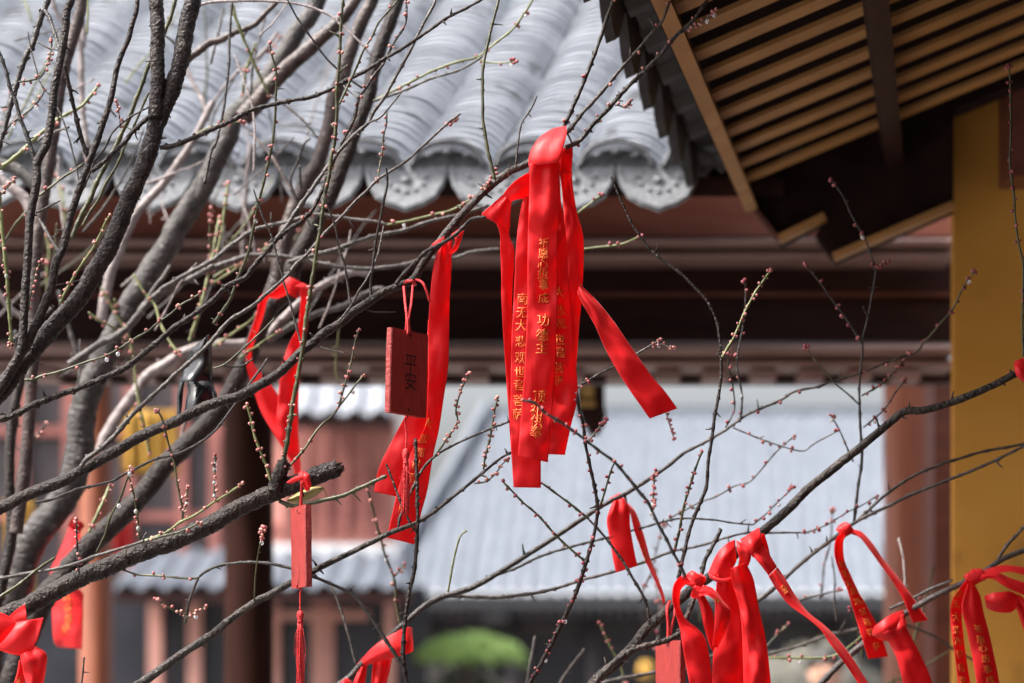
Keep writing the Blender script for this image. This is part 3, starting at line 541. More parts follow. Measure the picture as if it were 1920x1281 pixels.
# ------------------------------------------------------------------ plum trees
# one line per limb: tree, material, start width, end width (photo px), start distance, buds spacing (0 none), thorns | photo points
LIMBS = '''
A k 31 34 2.50 0 9|372 -60 362 0 352 42 341 100 333 135 319 177 305 205 293 235 285 267 279 285 265 322 252 350 240 377 225 416 208 458 194 485 177 510 167 530 146 562 127 583 108 603 90 625 73 645 37 687 6 728 -40 790 -100 900
A k 27 26 2.50 0 5|291 -40 292 0 296 52 295 104 296 156 292 198 292 222
A k 9 5 2.50 0 4|300 277 325 273 366 257 400 241 436 225 471 207 525 193 554 187 581 183 608 173 629 162 654 148 692 129 725 108 754 91 800 60 841 32 875 15 912 -6
A k 8 21 2.48 0 8|258 -20 258 0 255 23 246 52 241 73 229 100 218 133 212 167 204 200 194 229 183 262 171 293 162 318 150 350 142 375 133 402 125 435 117 468 104 495 98 532 83 574 62 620 48 649 21 693 0 728 -60 800
A k 6 9 2.49 0 3|121 122 129 158 137 196 144 225 154 264 165 294
A k 15 16 2.47 0 9|134 -20 133 0 125 23 123 52 117 92 112 117 108 137 102 167 98 208 92 246 87 272 75 293 69 310 69 343 60 385 56 418 54 447 52 489 48 541 45 593 42 637 36 668
A b 11 9 2.52 0 5|92 -20 90 0 79 27 69 58 62 81 50 102 42 123 35 146 29 167 19 200 10 235 2 262 -8 300
A b 6 8 2.50 0 3|-6 90 0 102 10 129 19 165 29 187 36 215 46 242 56 270 65 300
A b 7 6 2.50 0 2|84 19 94 35 100 54 106 73 111 95
A t 2.5 3.5 2.50 0 2|52 58 56 83 62 110 69 133 73 150 83 167 96 181 108 202 119 227 131 265 137 289 144 318 148 340
A G 3.5 3 2.50 11 0|35 154 60 150 77 144 90 117 96 92 97 77
A b 3 3 2.49 0 0|69 79 92 90 110 95
A b 3 4 2.62 22 0|83 171 77 183 60 202 42 217 17 237 0 262
A L 5 8 2.75 26 0|183 162 167 183 154 198 133 210 104 227 90 240 69 256 40 285 0 316
A G 7 9 2.60 0 1|331 -10 329 0 319 35 308 60 293 95 279 123 265 162 256 185 246 212 233 240 217 275 200 306 183 339 167 377 154 402 140 433 136 446
A G 4 5 2.58 0 1|279 173 265 204 254 231 246 250 235 272 221 306 200 341 187 370 171 395 154 424
A k 8 8 2.50 0 2|284 215 250 246 235 265 221 279 204 295 187 310 172 322
A t 2.5 5 2.49 0 3|300 187 277 202 258 212 244 219 227 233 210 250 196 279 179 300 173 316 162 339 150 365
A b 2.5 2 2.49 8 0|226 240 224 221 221 204 217 192
A L 7 6 2.47 13 0|-2 360 0 385 4 427 7 458 10 489 14 530 17 582 20 614 21 650
A G 3 2 2.47 6 0|0 368 10 355 20 345 27 333
A G 5 4 2.68 30 1|56 391 31 418 10 450 -6 470
A G 5 4 2.62 34 1|73 368 96 350 121 331 144 316 160 304
A L 4 5 2.44 14 1|205 405 198 418 187 441 173 468 154 495 137 522 123 547 113 568
A G 3 2.5 2.47 10 0|53 585 55 562 62 539 67 516 71 502 79 491
A k 3.5 2.5 2.47 0 0|106 535 133 530 150 525
A k 4 3 2.46 0 0|68 399 90 388 113 377
A t 5 6 2.7 0 1|73 410 92 443 110 472
A t 4 5 2.75 0 1|52 272 100 250 130 238
A G 5 3 2.46 24 0|46 712 60 712 79 705 112 697 146 685 177 674 200 666 225 653 246 639 277 621 296 605 319 589 342 570 358 561 374 551
A k 13 8 2.48 0 12|-60 796 0 786 31 776 73 755 115 739 146 728 187 712 205 704 229 693 256 674 281 653 302 636 329 612 362 591 400 562 425 537 460 520 471 506 494 477 512 458 525 443 546 427 562 418
A k 7 3.5 2.48 20 3|562 418 581 400 592 383 604 358 612 331 625 304 640 272 646 258 665 221 673 183 683 170 698 146 715 125 725 106 737 83 758 50 762 31 762 6 764 -12
A t 8 5 2.47 0 4|517 450 535 427 554 397 573 372 592 345 608 322 621 304 637 283 660 258 671 248 690 231 700 210 719 185 737 152 754 123 769 94 781 69 800 33 814 7 820 -10
A t 4 2.5 2.47 0 2|690 231 712 221 725 208 742 187 754 171
A G 3 2.5 2.47 12 0|725 210 724 235 719 258 717 283 712 312 708 338
A t 9 4 2.46 0 7|150 878 162 861 183 845 208 824 240 787 260 766 287 741 312 718 329 701 354 680 392 645 431 601 456 585 479 570 498 553 529 526 554 497 575 477 604 443 621 425 646 400 667 377 690 356 709 336 746 312 767 297 800 268 835 235 863 213
A G 2.5 2 2.46 6 0|835 237 843 231 850 226 855 223
A G 9 5 2.45 24 5|528 908 531 874 537 834 544 792 550 749 556 720 562 687 569 645 571 620 577 576 585 527 590 497 594 464 600 431 606 389 610 360 617 329 621 297 627 265 631 221 631 179 634 142 637 104 640 35 645 -8
A G 4.5 3 2.46 13 1|636 196 646 175 660 146 671 121 681 96 696 71 712 40 742 6 748 -10
A b 4 3 2.60 0 2|679 165 650 144 619 117 600 94 590 79 573 56 556 31 542 6 534 -12
A b 4 3 2.47 0 1|672 185 662 176 650 168 644 160
A p 5 4 2.66 0 2|362 14 380 8 400 4 442 2 504 2 546 6 577 12 598 19 625 33 640 48 660 65 679 83 696 104
A b 5 5 2.68 0 4|436 -10 435 0 431 62 429 129 423 175 417 217 406 265 396 283 390 315 383 345
A L 6 5 2.86 34 0|438 10 440 27 450 54 467 98 487 142 504 177
A t 5 4 2.86 0 2|508 180 533 196 567 225 596 258
A G 4 5.5 2.53 22 3|506 83 510 104 517 129 518 158 517 183 516 219 512 262 508 283 502 308 494 343 485 377 479 406 473 439 467 468 456 497 442 532 431 562 412 591 400 608
A t 3 4 2.47 0 4|475 354 490 400 504 431 512 452 517 472 525 500 531 526 542 560 550 591 558 622 566 650
A t 3 4.5 2.47 0 4|608 354 615 389 625 414 631 437 637 468 646 497 651 526 656 562 660 584
A b 4 5 2.47 0 5|724 312 727 343 719 377 712 416 704 456 700 489 696 525 696 564
A t 3 4.5 2.46 0 3|719 424 710 472 702 495 687 525 673 545 658 574 646 589 634 604
A t 12 5 2.90 0 3|200 640 235 618 292 554 340 528 379 511 400 502 442 487 473 479 512 479 554 485 598 493 650 502 692 504 754 497 800 485 848 484 888 472 937 467
A t 9 5 2.80 0 3|300 545 340 520 400 487 431 462 469 435 500 424 535 417 567 408 598 402 629 406 671 412 708 416 725 422
A L 4.5 3 2.80 20 0|725 422 758 416 800 406 842 396 865 385 885 372
A t 9 5 2.80 0 3|540 492 579 481 629 468 671 452 708 441 754 433 800 417 862 402 917 385
A k 24 14 2.48 0 13|-80 985 0 953 42 932 83 915 117 903 154 882 187 863 219 845 250 826 287 807 325 792 358 775 400 757 427 749 452 741 483 724 515 705 533 691 562 662 587 643 608 624 640 605 660 587 692 566 717 549 746 537 775 524 793 495 814 464
A m 15 13 2.48 0 8|812 466 821 458 842 431 867 402 892 375 917 352 935 337 958 321 983 310 998 300 1029 269 1056 248
A b 8 6 2.49 34 2|1056 246 1060 230 1071 208 1090 164 1106 124 1123 80 1137 37 1150 0 1154 -14
A t 8 4 2.49 46 2|1056 250 1066 246 1090 215 1127 174 1157 138 1190 101 1220 64 1241 40 1257 0 1260 -12
A m 9 6 2.47 44 3|1060 276 1075 271 1093 258 1110 235 1137 208 1163 178 1197 144 1231 111 1264 70 1280 56 1300 37 1317 13 1332 -8
A t 3.5 2.5 2.46 8 0|1285 56 1300 49 1313 44 1330 30 1342 18
A t 3 2.5 2.46 5 0|1153 197 1163 199 1172 203 1180 197 1184 190
A b 4 3 2.47 0 0|1063 248 1068 258 1074 272
A k 8 6 2.46 0 2|742 534 760 512 775 497 800 472 826 458 848 444 867 427 883 412 900 408 910 407
A G 6 5 2.47 0 3|929 337 927 331 921 308 912 269 906 227 905 188 905 134 912 94 922 50 934 3 937 -12
A b 4 3 2.46 0 2|966 316 967 308 971 271 977 235 987 217 998 200 1007 180
A G 3 2 2.47 6 0|904 358 914 345 925 330 930 318
A k 4 7 2.46 0 6|1146 331 1154 350 1171 392 1185 421 1200 442 1220 468 1244 490 1278 514 1310 547 1330 571 1344 604 1350 641 1352 685 1349 732 1340 782 1334 826 1328 867 1325 911 1314 941 1300 974 1287 1018 1279 1053 1272 1086
A L 5 4 2.45 9 1|1354 670 1366 650 1377 631 1394 591 1411 557 1431 527 1444 509
A b 17 7 2.66 0 6|240 1600 400 1445 560 1335 647 1277 674 1250 715 1208 758 1170 788 1143 822 1122 855 1112 892 1099 943 1069 997 1035 1044 1005 1111 960 1144 940 1183 920 1244 880 1280 851
A t 6 3 2.74 40 3|1280 851 1340 819 1374 796 1404 776 1461 752 1488 735 1535 725 1562 715 1609 702 1642 688 1669 678 1689 668 1716 662 1733 641
A G 4 2.5 2.74 22 0|1733 641 1763 608 1787 578 1807 537 1827 509
A b 6 3 2.70 0 3|880 1103 923 1082 976 1062 1010 1045 1061 1028 1138 1008 1204 990 1246 978 1281 972 1329 974 1371 980 1412 984
A t 3 2.5 2.76 12 1|1412 984 1437 963 1460 940 1487 915
A t 3.5 2.5 2.80 24 1|1246 978 1279 959 1308 944 1340 932 1379 911 1404 905 1425 884 1455 848 1488 819
A t 7 3.5 2.70 0 5|846 1117 900 1119 943 1119 1020 1109 1087 1089 1151 1072 1205 1055 1259 1035 1319 1022 1360 1009 1402 999 1442 999 1500 999
A t 3 2.5 2.78 14 1|1500 999 1515 998 1549 985 1583 964 1616 947 1643 931
C k 5 10 2.50 12 3|1083 740 1085 767 1093 792 1097 826 1101 850 1111 894 1118 930 1121 958 1114 1001 1104 1038 1091 1079 1077 1119 1057 1160 1034 1207 1013 1247 985 1300 960 1380 960 1480
C G 4 3.5 2.49 13 0|1122 956 1129 938 1139 905 1147 878 1152 868
C b 5 6 2.27 24 0|983 751 1004 757 1022 774 1052 792 1081 813 1106 832 1131 851 1152 867 1177 895 1197 920 1214 940 1225 963 1235 986 1250 1011 1260 1034 1273 1057 1286 1082
C G 4 4.5 2.49 22 0|1017 907 1050 931 1077 951 1104 974
C k 4.5 6 2.49 0 3|1104 974 1124 995 1148 1025 1168 1052 1185 1082 1205 1116 1215 1146 1218 1172
C G 3.5 4.5 2.49 22 0|944 904 960 921 980 941 1010 968 1034 995 1061 1022 1084 1042 1098 1052
A m 24 9 2.45 0 6|-160 1640 -40 1480 110 1370 200 1318 267 1279 342 1226 400 1188 431 1162 479 1129 508 1114 542 1095 577 1077 608 1060 656 1037 702 1014 734 998 771 985
A m 8 4 2.46 0 3|771 985 808 964 855 927 889 900 929 867 955 850 973 846
A b 5 4 2.46 0 4|747 988 751 968 764 937 788 887 815 856 845 838 875 823 922 803 956 790
A t 5 3.5 2.48 16 2|1062 738 1081 728 1110 709 1152 686 1190 665 1237 638
A t 3 2 2.48 5 0|1226 644 1240 645 1252 650 1262 652
A G 3.5 2.5 2.46 8 0|815 856 838 823 858 792 855 772 858 752 868 725 880 702
A G 4 3 2.46 9 0|907 880 910 857 920 813 927 774 933 747
A G 3 2.5 2.46 9 0|889 907 912 903 929 888 940 872 952 861
C G 3 2.5 2.48 6 0|1104 828 1118 809 1127 798 1135 788
C G 4 3 2.30 5 0|1225 953 1225 922 1227 899 1229 884
C G 5 4 2.50 14 0|1262 1040 1265 1032 1273 997 1281 955 1292 917 1302 884 1310 862 1316 848
C G 2.5 2 2.7 8 0|1248 770 1252 782 1258 805 1264 823
C k 6 9 2.44 0 6|779 822 781 870 782 917 783 985 780 1038 775 1079 766 1119 759 1170 756 1213 757 1244 763 1280 790 1380 880 1500
C k 4 5 2.44 0 2|724 870 738 907 754 948 768 978 782 998
C b 5 7 2.43 0 4|373 1082 390 1069 421 1059 478 1054 522 1060 565 1072 589 1082 640 1104 667 1119 690 1149 714 1186 741 1227 756 1250
C G 4.5 3.5 2.42 22 0|373 1084 336 1084 303 1080 259 1077 219 1065
C t 5 4 2.43 0 2|373 1082 360 1112 352 1139 348 1170
C G 3.5 3 2.42 7 0|349 1152 336 1148 316 1139 293 1123
C G 3.5 3 2.42 6 0|350 1158 367 1149 378 1143 387 1136
A k 36 32 2.45 0 6|-120 1240 0 1160 48 1139 83 1118 125 1097 167 1076 208 1060 250 1041 312 1020 370 995 405 978 437 958 470 942 505 927 538 914 572 900 606 887 634 877
A k 30 24 2.45 0 2|516 922 520 900 526 885 533 866
A L 5 4 2.44 13 0|507 902 501 877 492 857 477 815 470 785 463 759
A G 5 3 2.46 30 0|542 876 567 847 598 803 623 780 635 764 648 747 662 728 681 705
A G 4 3 2.46 9 0|635 764 642 737 652 703 660 672 667 637 673 620
A G 8 7 2.46 0 4|524 940 545 948 562 947 598 940 640 930 671 917 703 902 725 893
A t 7 5 2.42 0 2|-20 1088 0 1085 58 1074 87 1070 133 1060 177 1043 219 1031 271 1014
A L 5 4 2.42 20 0|271 1014 312 999 337 980 367 965 400 943 430 925 454 908
A G 5 4 2.42 60 0|262 1018 300 1007 340 996 375 980
A G 6 5 2.38 0 1|-10 1128 0 1120 42 1091 73 1066 103 1046
A G 4 3.5 2.47 12 0|342 980 342 955 333 909 325 863 312 817 304 785 295 770
A G 4 3 2.44 13 0|263 1012 260 992 256 957 250 922 242 892 244 878
A G 4.5 4 2.46 40 0|181 1036 196 1005 208 967 225 936 238 900 246 884
A L 6 5 2.8 30 0|167 999 179 972 192 944 206 909
A b 3.5 3 2.44 8 0|148 1075 146 1047 144 1009 144 976
A G 3 2.5 2.45 6 0|344 963 350 938 352 915
A G 3.5 3 2.46 10 0|404 941 402 917 402 884 404 855
C G 3 2.5 2.44 0 1|477 1128 479 1077 483 1041 490 1014
C G 3 2.5 2.44 5 0|490 1014 491 1000 495 988
A t 5.5 4 2.50 0 4|67 942 92 938 117 930 146 917 177 911 208 903 229 892 260 876 292 861 333 851 365 836 400 811 433 769 470 718 502 672
A G 4 3 2.47 0 3|400 691 419 685 440 668 462 649 490 622 515 597
A b 3.5 3 2.47 0 2|419 687 452 687 475 672
A k 4 3 2.47 0 0|598 650 622 657 645 662
A k 3 2 2.47 0 0|682 573 694 584 715 586 741 585
C m 22 13 2.52 0 9|1000 1480 1050 1380 1110 1285 1150 1249 1171 1229 1192 1206 1212 1179 1237 1158 1254 1141 1275 1124 1296 1106 1327 1085 1350 1068 1390 1028 1428 998 1472 961 1515 917 1549 890 1589 858 1632 823 1669 792 1696 772 1733 769 1783 755 1834 735 1877 715 1908 699 1935 690
C m 5 3 2.52 0 0|1697 774 1703 765 1705 755
C m 13 7 2.35 0 4|1090 1320 1130 1262 1181 1222 1223 1208 1254 1199 1275 1185 1286 1160 1300 1126 1312 1095 1321 1053 1331 1034 1342 1013 1352 992
C t 15 10 2.72 0 6|1300 1520 1430 1390 1539 1281 1583 1237 1633 1197 1700 1149 1751 1119 1808 1092 1845 1072 1879 1049 1925 1030
C t 6 5 2.72 0 1|1872 1047 1892 1018 1930 978
C t 6 5 2.78 0 2|1668 1142 1717 1119 1751 1102 1786 1088
C t 8 5 2.78 0 4|1400 1146 1421 1126 1455 1099 1499 1059 1542 1025 1569 1005 1606 978 1667 948 1717 924 1778 900 1852 870 1925 834
C t 6 5 2.80 0 2|1608 976 1657 931 1717 890 1778 867 1832 850 1870 842 1925 832
C b 6 3 2.78 0 4|1601 980 1608 917 1616 860 1612 782 1612 715 1617 658 1619 631 1629 588 1639 531 1642 507
C b 3.5 2.5 2.78 26 1|1642 507 1632 474 1622 447 1611 430 1595 399 1579 366 1560 336
C G 2.5 2 2.78 7 0|1642 505 1650 500 1662 493
C b 4 2.5 2.76 20 1|1616 645 1589 601 1562 564 1535 527 1510 498
C G 3 2 2.76 16 0|1565 719 1548 698 1528 675 1511 650
C t 3 2.5 2.76 0 0|1611 759 1590 740 1565 719
C t 3 2.5 2.76 18 0|1619 802 1659 766 1679 735 1696 714
C G 3.5 2.5 2.76 11 0|1616 742 1656 719 1676 698 1695 676
C b 3 2.5 2.74 18 0|1360 802 1377 769 1374 725 1367 690 1366 665
C b 4 2.5 2.74 28 0|1387 792 1391 742 1381 682 1391 625 1397 578 1397 527
C t 3 2.5 2.78 22 1|1374 802 1434 826 1501 846 1525 833 1569 809
C t 3 2.5 2.78 18 0|1600 866 1592 849 1575 809 1558 779
C G 4.5 3.5 2.48 22 0|1918 668 1917 600 1918 504 1911 463 1904 419 1901 369 1894 302 1896 235 1894 168 1892 124
C t 8 6 3.0 0 2|1300 1300 1370 1255 1441 1227 1495 1213 1549 1193 1606 1180 1640 1165
C L 4.5 3.5 2.85 22 0|1441 1234 1515 1234 1563 1230 1596 1210 1630 1178
C b 5 4 3.1 0 1|1660 1165 1700 1173 1751 1193 1788 1217 1830 1240
C p 3.5 4 2.9 0 5|1685 1008 1694 1052 1697 1101
C t 7 5 2.9 0 2|1120 1285 1150 1275 1212 1264 1290 1245 1350 1225
C t 5 4 3.0 0 1|985 1300 990 1270 1003 1193
C t 6 4 3.0 0 1|1030 1320 1060 1265 1096 1217
C L 4 3 3.0 12 0|1172 1290 1165 1254 1145 1213 1124 1170
C G 5 4 2.9 20 0|755 1185 751 1170 744 1136 738 1082 721 1038 707 985 690 921
C G 3 2.5 2.9 9 0|738 1082 748 1070 758 1059
C L 4 3 2.56 0 2|840 1110 849 1059 862 1008 876 995
C t 5 4 2.75 0 2|667 1244 654 1193 640 1145 621 1097
C t 3.5 3 2.44 0 1|150 1300 155 1270 158 1232
A L 4.5 4 2.75 24 0|704 188 751 164 801 138 855 117 895 107 929 81 959 57 982 27 1002 -6
A t 5 4 2.74 0 2|700 190 754 171 808 148 855 134 888 117 905 105
A L 3 2.5 2.74 18 0|895 108 908 116 940 118 967 115
A L 4 3.5 2.82 22 0|1083 400 1102 385 1127 366
A L 3.5 3 2.8 18 0|1095 467 1127 463 1168 457 1202 442
B q 25 30 3.07 0 3|702 -30 698 0 681 35 665 73 650 117 640 150 625 187 619 229 608 265 598 302 581 329 565 360 554 385 542 418 533 456 525 489 519 522 505 560 495 590
B k 24 46 2.99 0 5|756 -30 746 0 729 48 715 83 700 133 692 177 677 215 660 258 656 275 640 314 621 364 596 404 581 439 565 468 550 500 542 541 508 576 490 610 479 637 462 678 442 718 419 760 392 792 354 830 312 870 271 922 229 967 187 1005 156 1036 104 1097 79 1131 50 1200 20 1290 0 1400
B g 31 62 3.12 0 6|606 -30 596 0 579 33 558 60 542 87 525 115 504 146 479 177 458 200 437 221 426 260 405 300 389 336 356 389 329 430 322 450 289 497 262 544 235 591 208 645 181 698 161 749 151 799 150 842 135 905 104 957 69 999 48 1040 31 1100 10 1150 -20 1220 -30 1320
B q 20 34 3.05 0 3|684 -30 667 0 646 27 625 52 598 75 573 98 546 121 525 142 504 165 487 187 470 205 455 222
B q 8 16 2.9 0 2|540 -20 517 6 496 27 475 48 442 60 410 77 396 79 375 94 354 110 330 135
B q 22 24 2.92 0 3|158 -30 154 0 146 42 133 83 123 117 112 167 106 208 100 250 90 322 79 385 71 447 65 510 62 600 60 700 50 850 30 1000
B p 8 10 3.3 0 0|96 -10 110 30 140 62 152 90 154 187 158 230 162 265 165 300
B p 12 20 3.2 0 1|400 190 386 218 362 264 333 308 302 350 260 395 242 427 225 468 205 520 190 600
B p 18 24 3.0 0 1|-20 325 0 337 25 355 50 378 62 420 60 470
B g 24 24 3.15 0 1|-20 300 0 308 30 318 60 340 85 372
B p 18 26 3.3 0 1|340 664 327 672 300 690 285 698 268 715 252 739 221 782 201 816 190 850
B p 20 16 3.2 0 2|330 668 370 652 403 645 435 645 465 643
B p 18 12 3.1 0 2|500 632 530 600 560 570 590 545 625 525 665 510 690 516
B t 15 8 2.92 0 2|130 684 144 674 187 645 210 632 246 610 269 578 277 562 292 537 306 520 320 498
B t 12 8 2.92 0 2|262 582 280 565 312 549 337 532 362 520 400 498
B t 12 9 3.1 0 1|503 640 540 615 590 590 640 575 690 548 720 540
B L 5 5 3.0 22 0|480 80 462 130 455 175
B L 5 5 3.0 24 0|404 486 415 440 420 400 428 345
B L 6 6 3.0 26 0|355 640 372 590 385 540 395 500 402 460 412 410
B L 5 5 3.1 22 0|190 540 215 585 240 630 248 660 258 740 268 790 280 850
B L 5 5 2.9 18 0|250 515 270 548 292 575 300 605 318 640 336 664
B L 4 4 2.9 14 0|165 585 185 600 208 612 225 625 232 640
B L 4 4 3.1 18 0|215 560 220 600 228 628
B L 4 4 3.0 20 0|400 520 425 505 455 492 505 462
B L 4 4 3.0 20 0|400 530 440 505 454 490
B L 5 4 3.0 20 0|400 650 430 630 465 605 480 590
B p 7 7 3.4 0 1|455 500 456 440 462 350 470 270
B q 6 6 3.0 0 1|560 385 520 310 490 270 470 250
B b 5 4 2.9 0 1|560 385 545 340 560 300 570 270 582 260
B b 4 4 2.9 0 1|565 355 563 330 562 312
B L 5 4 3.3 20 0|90 560 88 510 92 470 86 440
B L 5 4 3.3 20 0|125 430 118 380 112 350 100 330
B p 9 7 3.4 0 1|150 20 158 60 150 120 156 200
B p 8 7 3.3 0 0|345 120 365 160 380 190 392 225
B L 4 4 3.3 0 0|60 40 50 10 40 -10
B t 4 4 2.9 0 1|300 60 330 85 350 110
B b 5 4 3.0 0 1|470 175 475 120 490 60 498 30
B b 5 4 2.95 0 1|395 120 410 60 420 15
B p 6 5 3.2 0 1|520 60 500 90 480 110 440 140 400 190
B p 5 4 3.3 18 0|470 130 500 95 540 60
B t 6 5 3.0 0 1|20 640 60 610 100 575
B t 8 8 3.2 0 1|110 545 125 600 140 650 160 700
B p 10 9 3.3 0 1|-10 540 20 580 45 600 60 640
B b 9 10 3.0 0 2|20 850 30 790 35 700 30 620
B k 18 22 3.0 0 2|40 700 22 800 18 900 22 1000 5 1090 -10 1150
B b 5 4 3.0 12 0|45 840 65 820 80 805 86 795
B p 5 4 3.1 0 0|330 850 345 800 360 740 372 690
A k 60 120 2.50 0 0|-100 900 -150 1100 -180 1400 -200 2000 -215 2800 -220 3650
C k 60 110 2.52 0 0|960 1480 985 1560 990 1800 960 2400 940 3000 930 3640
C m 14 18 2.70 0 0|1300 1520 1150 1700 1000 1900
C k 14 18 2.50 0 0|880 1500 940 1640 985 1750
A k 24 30 2.66 0 0|240 1600 100 1750 -60 1900 -200 2050
B g 76 130 3.08 0 0|-30 1310 -50 1600 -40 2200 -30 3190
B k 46 60 2.85 0 0|0 1390 -20 1500 -40 1620
'''
ROOT = {'A': empty('plum_tree', P(-220, 3640, 2.5), 'dark barked plum tree in focus at left, long limbs reaching across the view', 'tree', 'plum trees hung with red ribbons'),
        'B': empty('plum_tree', P(-30, 3180, 3.08), 'blurred grey plum tree standing behind the sharp dark left trunk', 'tree', 'plum trees hung with red ribbons'),
        'C': empty('plum_tree', P(930, 3640, 2.52), 'budding plum tree rising from below, bearing the ribbons at lower right', 'tree', 'plum trees hung with red ribbons')}
DROPS = []
def bud(mb, q, axis, r, rr):
    st = rr.uniform(.95, 1.2)
    mb.ball(q + axis * r * .85, r, axis, st, 8, 6, 0, (2, 1))
def limb(line, idx):
    head, pts = line.split('|'); T, mk, w0, w1, d, bs, nth = head.split(); w0, w1, d, bs, nth = float(w0), float(w1), float(d), float(bs), int(nth)
    rr = random.Random(idx * 13 + 5)
    c = [float(x) for x in pts.split()]; pp = list(zip(c[::2], c[1::2])); n = len(pp)
    L = [0]
    for i in range(1, n): L.append(L[-1] + math.hypot(pp[i][0]-pp[i-1][0], pp[i][1]-pp[i-1][1]))
    off = rr.uniform(-.045, .045); big = max(w0, w1)
    if big > 20 or w0 > 10 and w1 > 10: off *= .3
    P4 = []
    for i in range(n):
        t = L[i]/L[-1]; tt = t if w0 >= w1 else 1 - t        # drift towards the thin end
        P4.append((pp[i][0], pp[i][1], d + off * tt ** 1.5, w0 + (w1-w0)*t))
    step = 3.2 if big > 13 else 5.0
    sp = cat_rom(P4, step); sides = 26 if big > 22 else 16 if big > 13 else 9 if big > 6 else 7
    rad = []; ctr = []; nodes = []; acc = 0; nxt = rr.uniform(10, 26)
    for i, q in enumerate(sp):
        r = q[3] / 2 * q[2] / F
        if i: acc += math.hypot(q[0]-sp[i-1][0], q[1]-sp[i-1][1])
        if big <= 14:
            if acc > nxt: nodes.append(i); nxt = acc + rr.uniform(14, 34)
        u, v = q[0], q[1]
        if big < 14:
            u += .9 * noise.noise(Vector((acc*.03, idx*3.7, 0))); v += .9 * noise.noise(Vector((acc*.03, idx*3.7, 9)))
            r *= 1 + .13 * noise.noise(Vector((acc*.06, idx*1.3, 4)))
        ctr.append(P(u, v, q[2])); rad.append(r)
    for i in nodes:
        rad[i] *= 1.28
        if i: rad[i-1] *= 1.10
        if i + 1 < len(rad): rad[i+1] *= 1.08
    if big < 14 and w1 < w0: rad[-1] *= .7
    if big < 14 and w0 < w1: rad[0] *= .7
    mb = MB(); mb.tube(ctr, rad, sides, 0, True, (.15 if T != 'B' else .10) if big > 22 else .12 if big > 13 else .05, (230 if T != 'B' else 110) if big > 13 else 260)
    m = len(ctr)
    for k in range(nth):                                   # thorns and spurs
        i = rr.randrange(max(1, m // 12), m - 1); t = (ctr[i+1]-ctr[i-1]).normalized()
        side = t.cross(Vector((0,1,0))).normalized() * rr.choice((-1, 1)); dr = (side * 1.0 + t * rr.uniform(-.2, .9) + Vector((0, rr.uniform(-.5,.5), 0))).normalized()
        ln = rr.choice((5, 7, 9, 12, 16, 20)) * d / F * (1.0 if big > 5 else .6); r0 = min(2.0, max(1.0, big*.2)) * d / F
        a = ctr[i] + dr * rad[i] * .6; bend = Vector((rr.uniform(-.2,.2), 0, rr.uniform(-.2,.2)))
        mb.tube([a, a + dr*ln*.5 , a + (dr + bend)*ln, a + (dr+bend)*ln*1.03], [r0*1.5, r0*.95, r0*.6, r0*.25], 6)
    for i in nodes:                                        # leaf-scar knobs
        if rr.random() < .55:
            t = (ctr[min(i+1,m-1)]-ctr[i-1]).normalized(); s_ = t.cross(Vector((0,1,0))).normalized()*rr.choice((-1,1)) + Vector((0, rr.uniform(-.6,.2), 0))
            mb.ball(ctr[i] + s_.normalized()*rad[i]*.85, max(rad[i]*.55, .0007), t, 1.1, 6, 4)
    o = mb.build('trunk' if big >= 60 else 'limb' if big > 13 else 'branch' if big > 7 else 'twig', M[mk], ROOT[T])
    if bs:
        bb = MB(); acc = 0; nxt = bs*.4; wine = (T == 'C' and pp[0][0] > 930) or (T == 'A' and pp[0][0] > 870 and d > 2.6)
        for i in range(1, m-1):
            acc += (ctr[i]-ctr[i-1]).length * F / d
            if acc < nxt and i != m - 2: continue
            nxt = acc + bs * rr.uniform(.6, 1.4); t = (ctr[i+1]-ctr[i-1]).normalized()
            if bs > 30 and acc > L[-1]*1.2: continue
            for k in range(rr.choice((1, 1, 2, 2, 3) if bs < 12 else (0, 1, 1, 2, 3))):
                an = rr.uniform(0, 2*math.pi); e1 = t.orthogonal().normalized(); e2 = t.cross(e1)
                s_ = (e1*math.cos(an) + e2*math.sin(an)) + t*rr.uniform(-.1, .7); s_.normalize()
                r = rr.uniform(2.1, 3.6) * d / F * (1.06 if d > 2.7 else 1)
                bud(bb, ctr[i] + s_*rad[i]*.9, s_, r, rr)
            if rr.random() < .05: DROPS.append(ctr[i] - Vector((0,0,rad[i] + .004)))
        te = (ctr[-1]-ctr[-2]).normalized() if w1 <= w0 else (ctr[0]-ctr[1]).normalized(); tip = ctr[-1] if w1 <= w0 else ctr[0]
        for k in range(2): bud(bb, tip, (te + Vector((rr.uniform(-.6,.6), rr.uniform(-.4,.4), rr.uniform(-.6,.6)))).normalized(), rr.uniform(2.4,3.8)*d/F, rr)
        bb.build('bud_blossom', [bud_wine if wine else bud_pink, calyx], o)
r5 = random.Random(21); XT = []
for i in range(44):                                        # the fine tangle of twigs on the tree behind
    u = r5.uniform(-20, 640); v = r5.uniform(60, 760); a = math.radians(r5.uniform(48, 100) if r5.random() < .65 else r5.uniform(15, 45)); ln = r5.uniform(90, 260); cv = r5.uniform(-.5, .5)
    pts = []
    for k in range(6): pts += [u, v]; u += math.cos(a)*ln/5; v -= math.sin(a)*ln/5; a += cv/5 + r5.uniform(-.12, .12)
    mk = r5.choice('ttppLLGb'); XT.append('B %s %.1f %.1f %.2f %d 2|%s' % (mk, r5.uniform(3, 5), r5.uniform(2, 3), r5.uniform(2.72, 3.5), r5.choice((0, 16, 24)) if mk in 'LG' else 0, ' '.join('%.0f' % x for x in pts)))
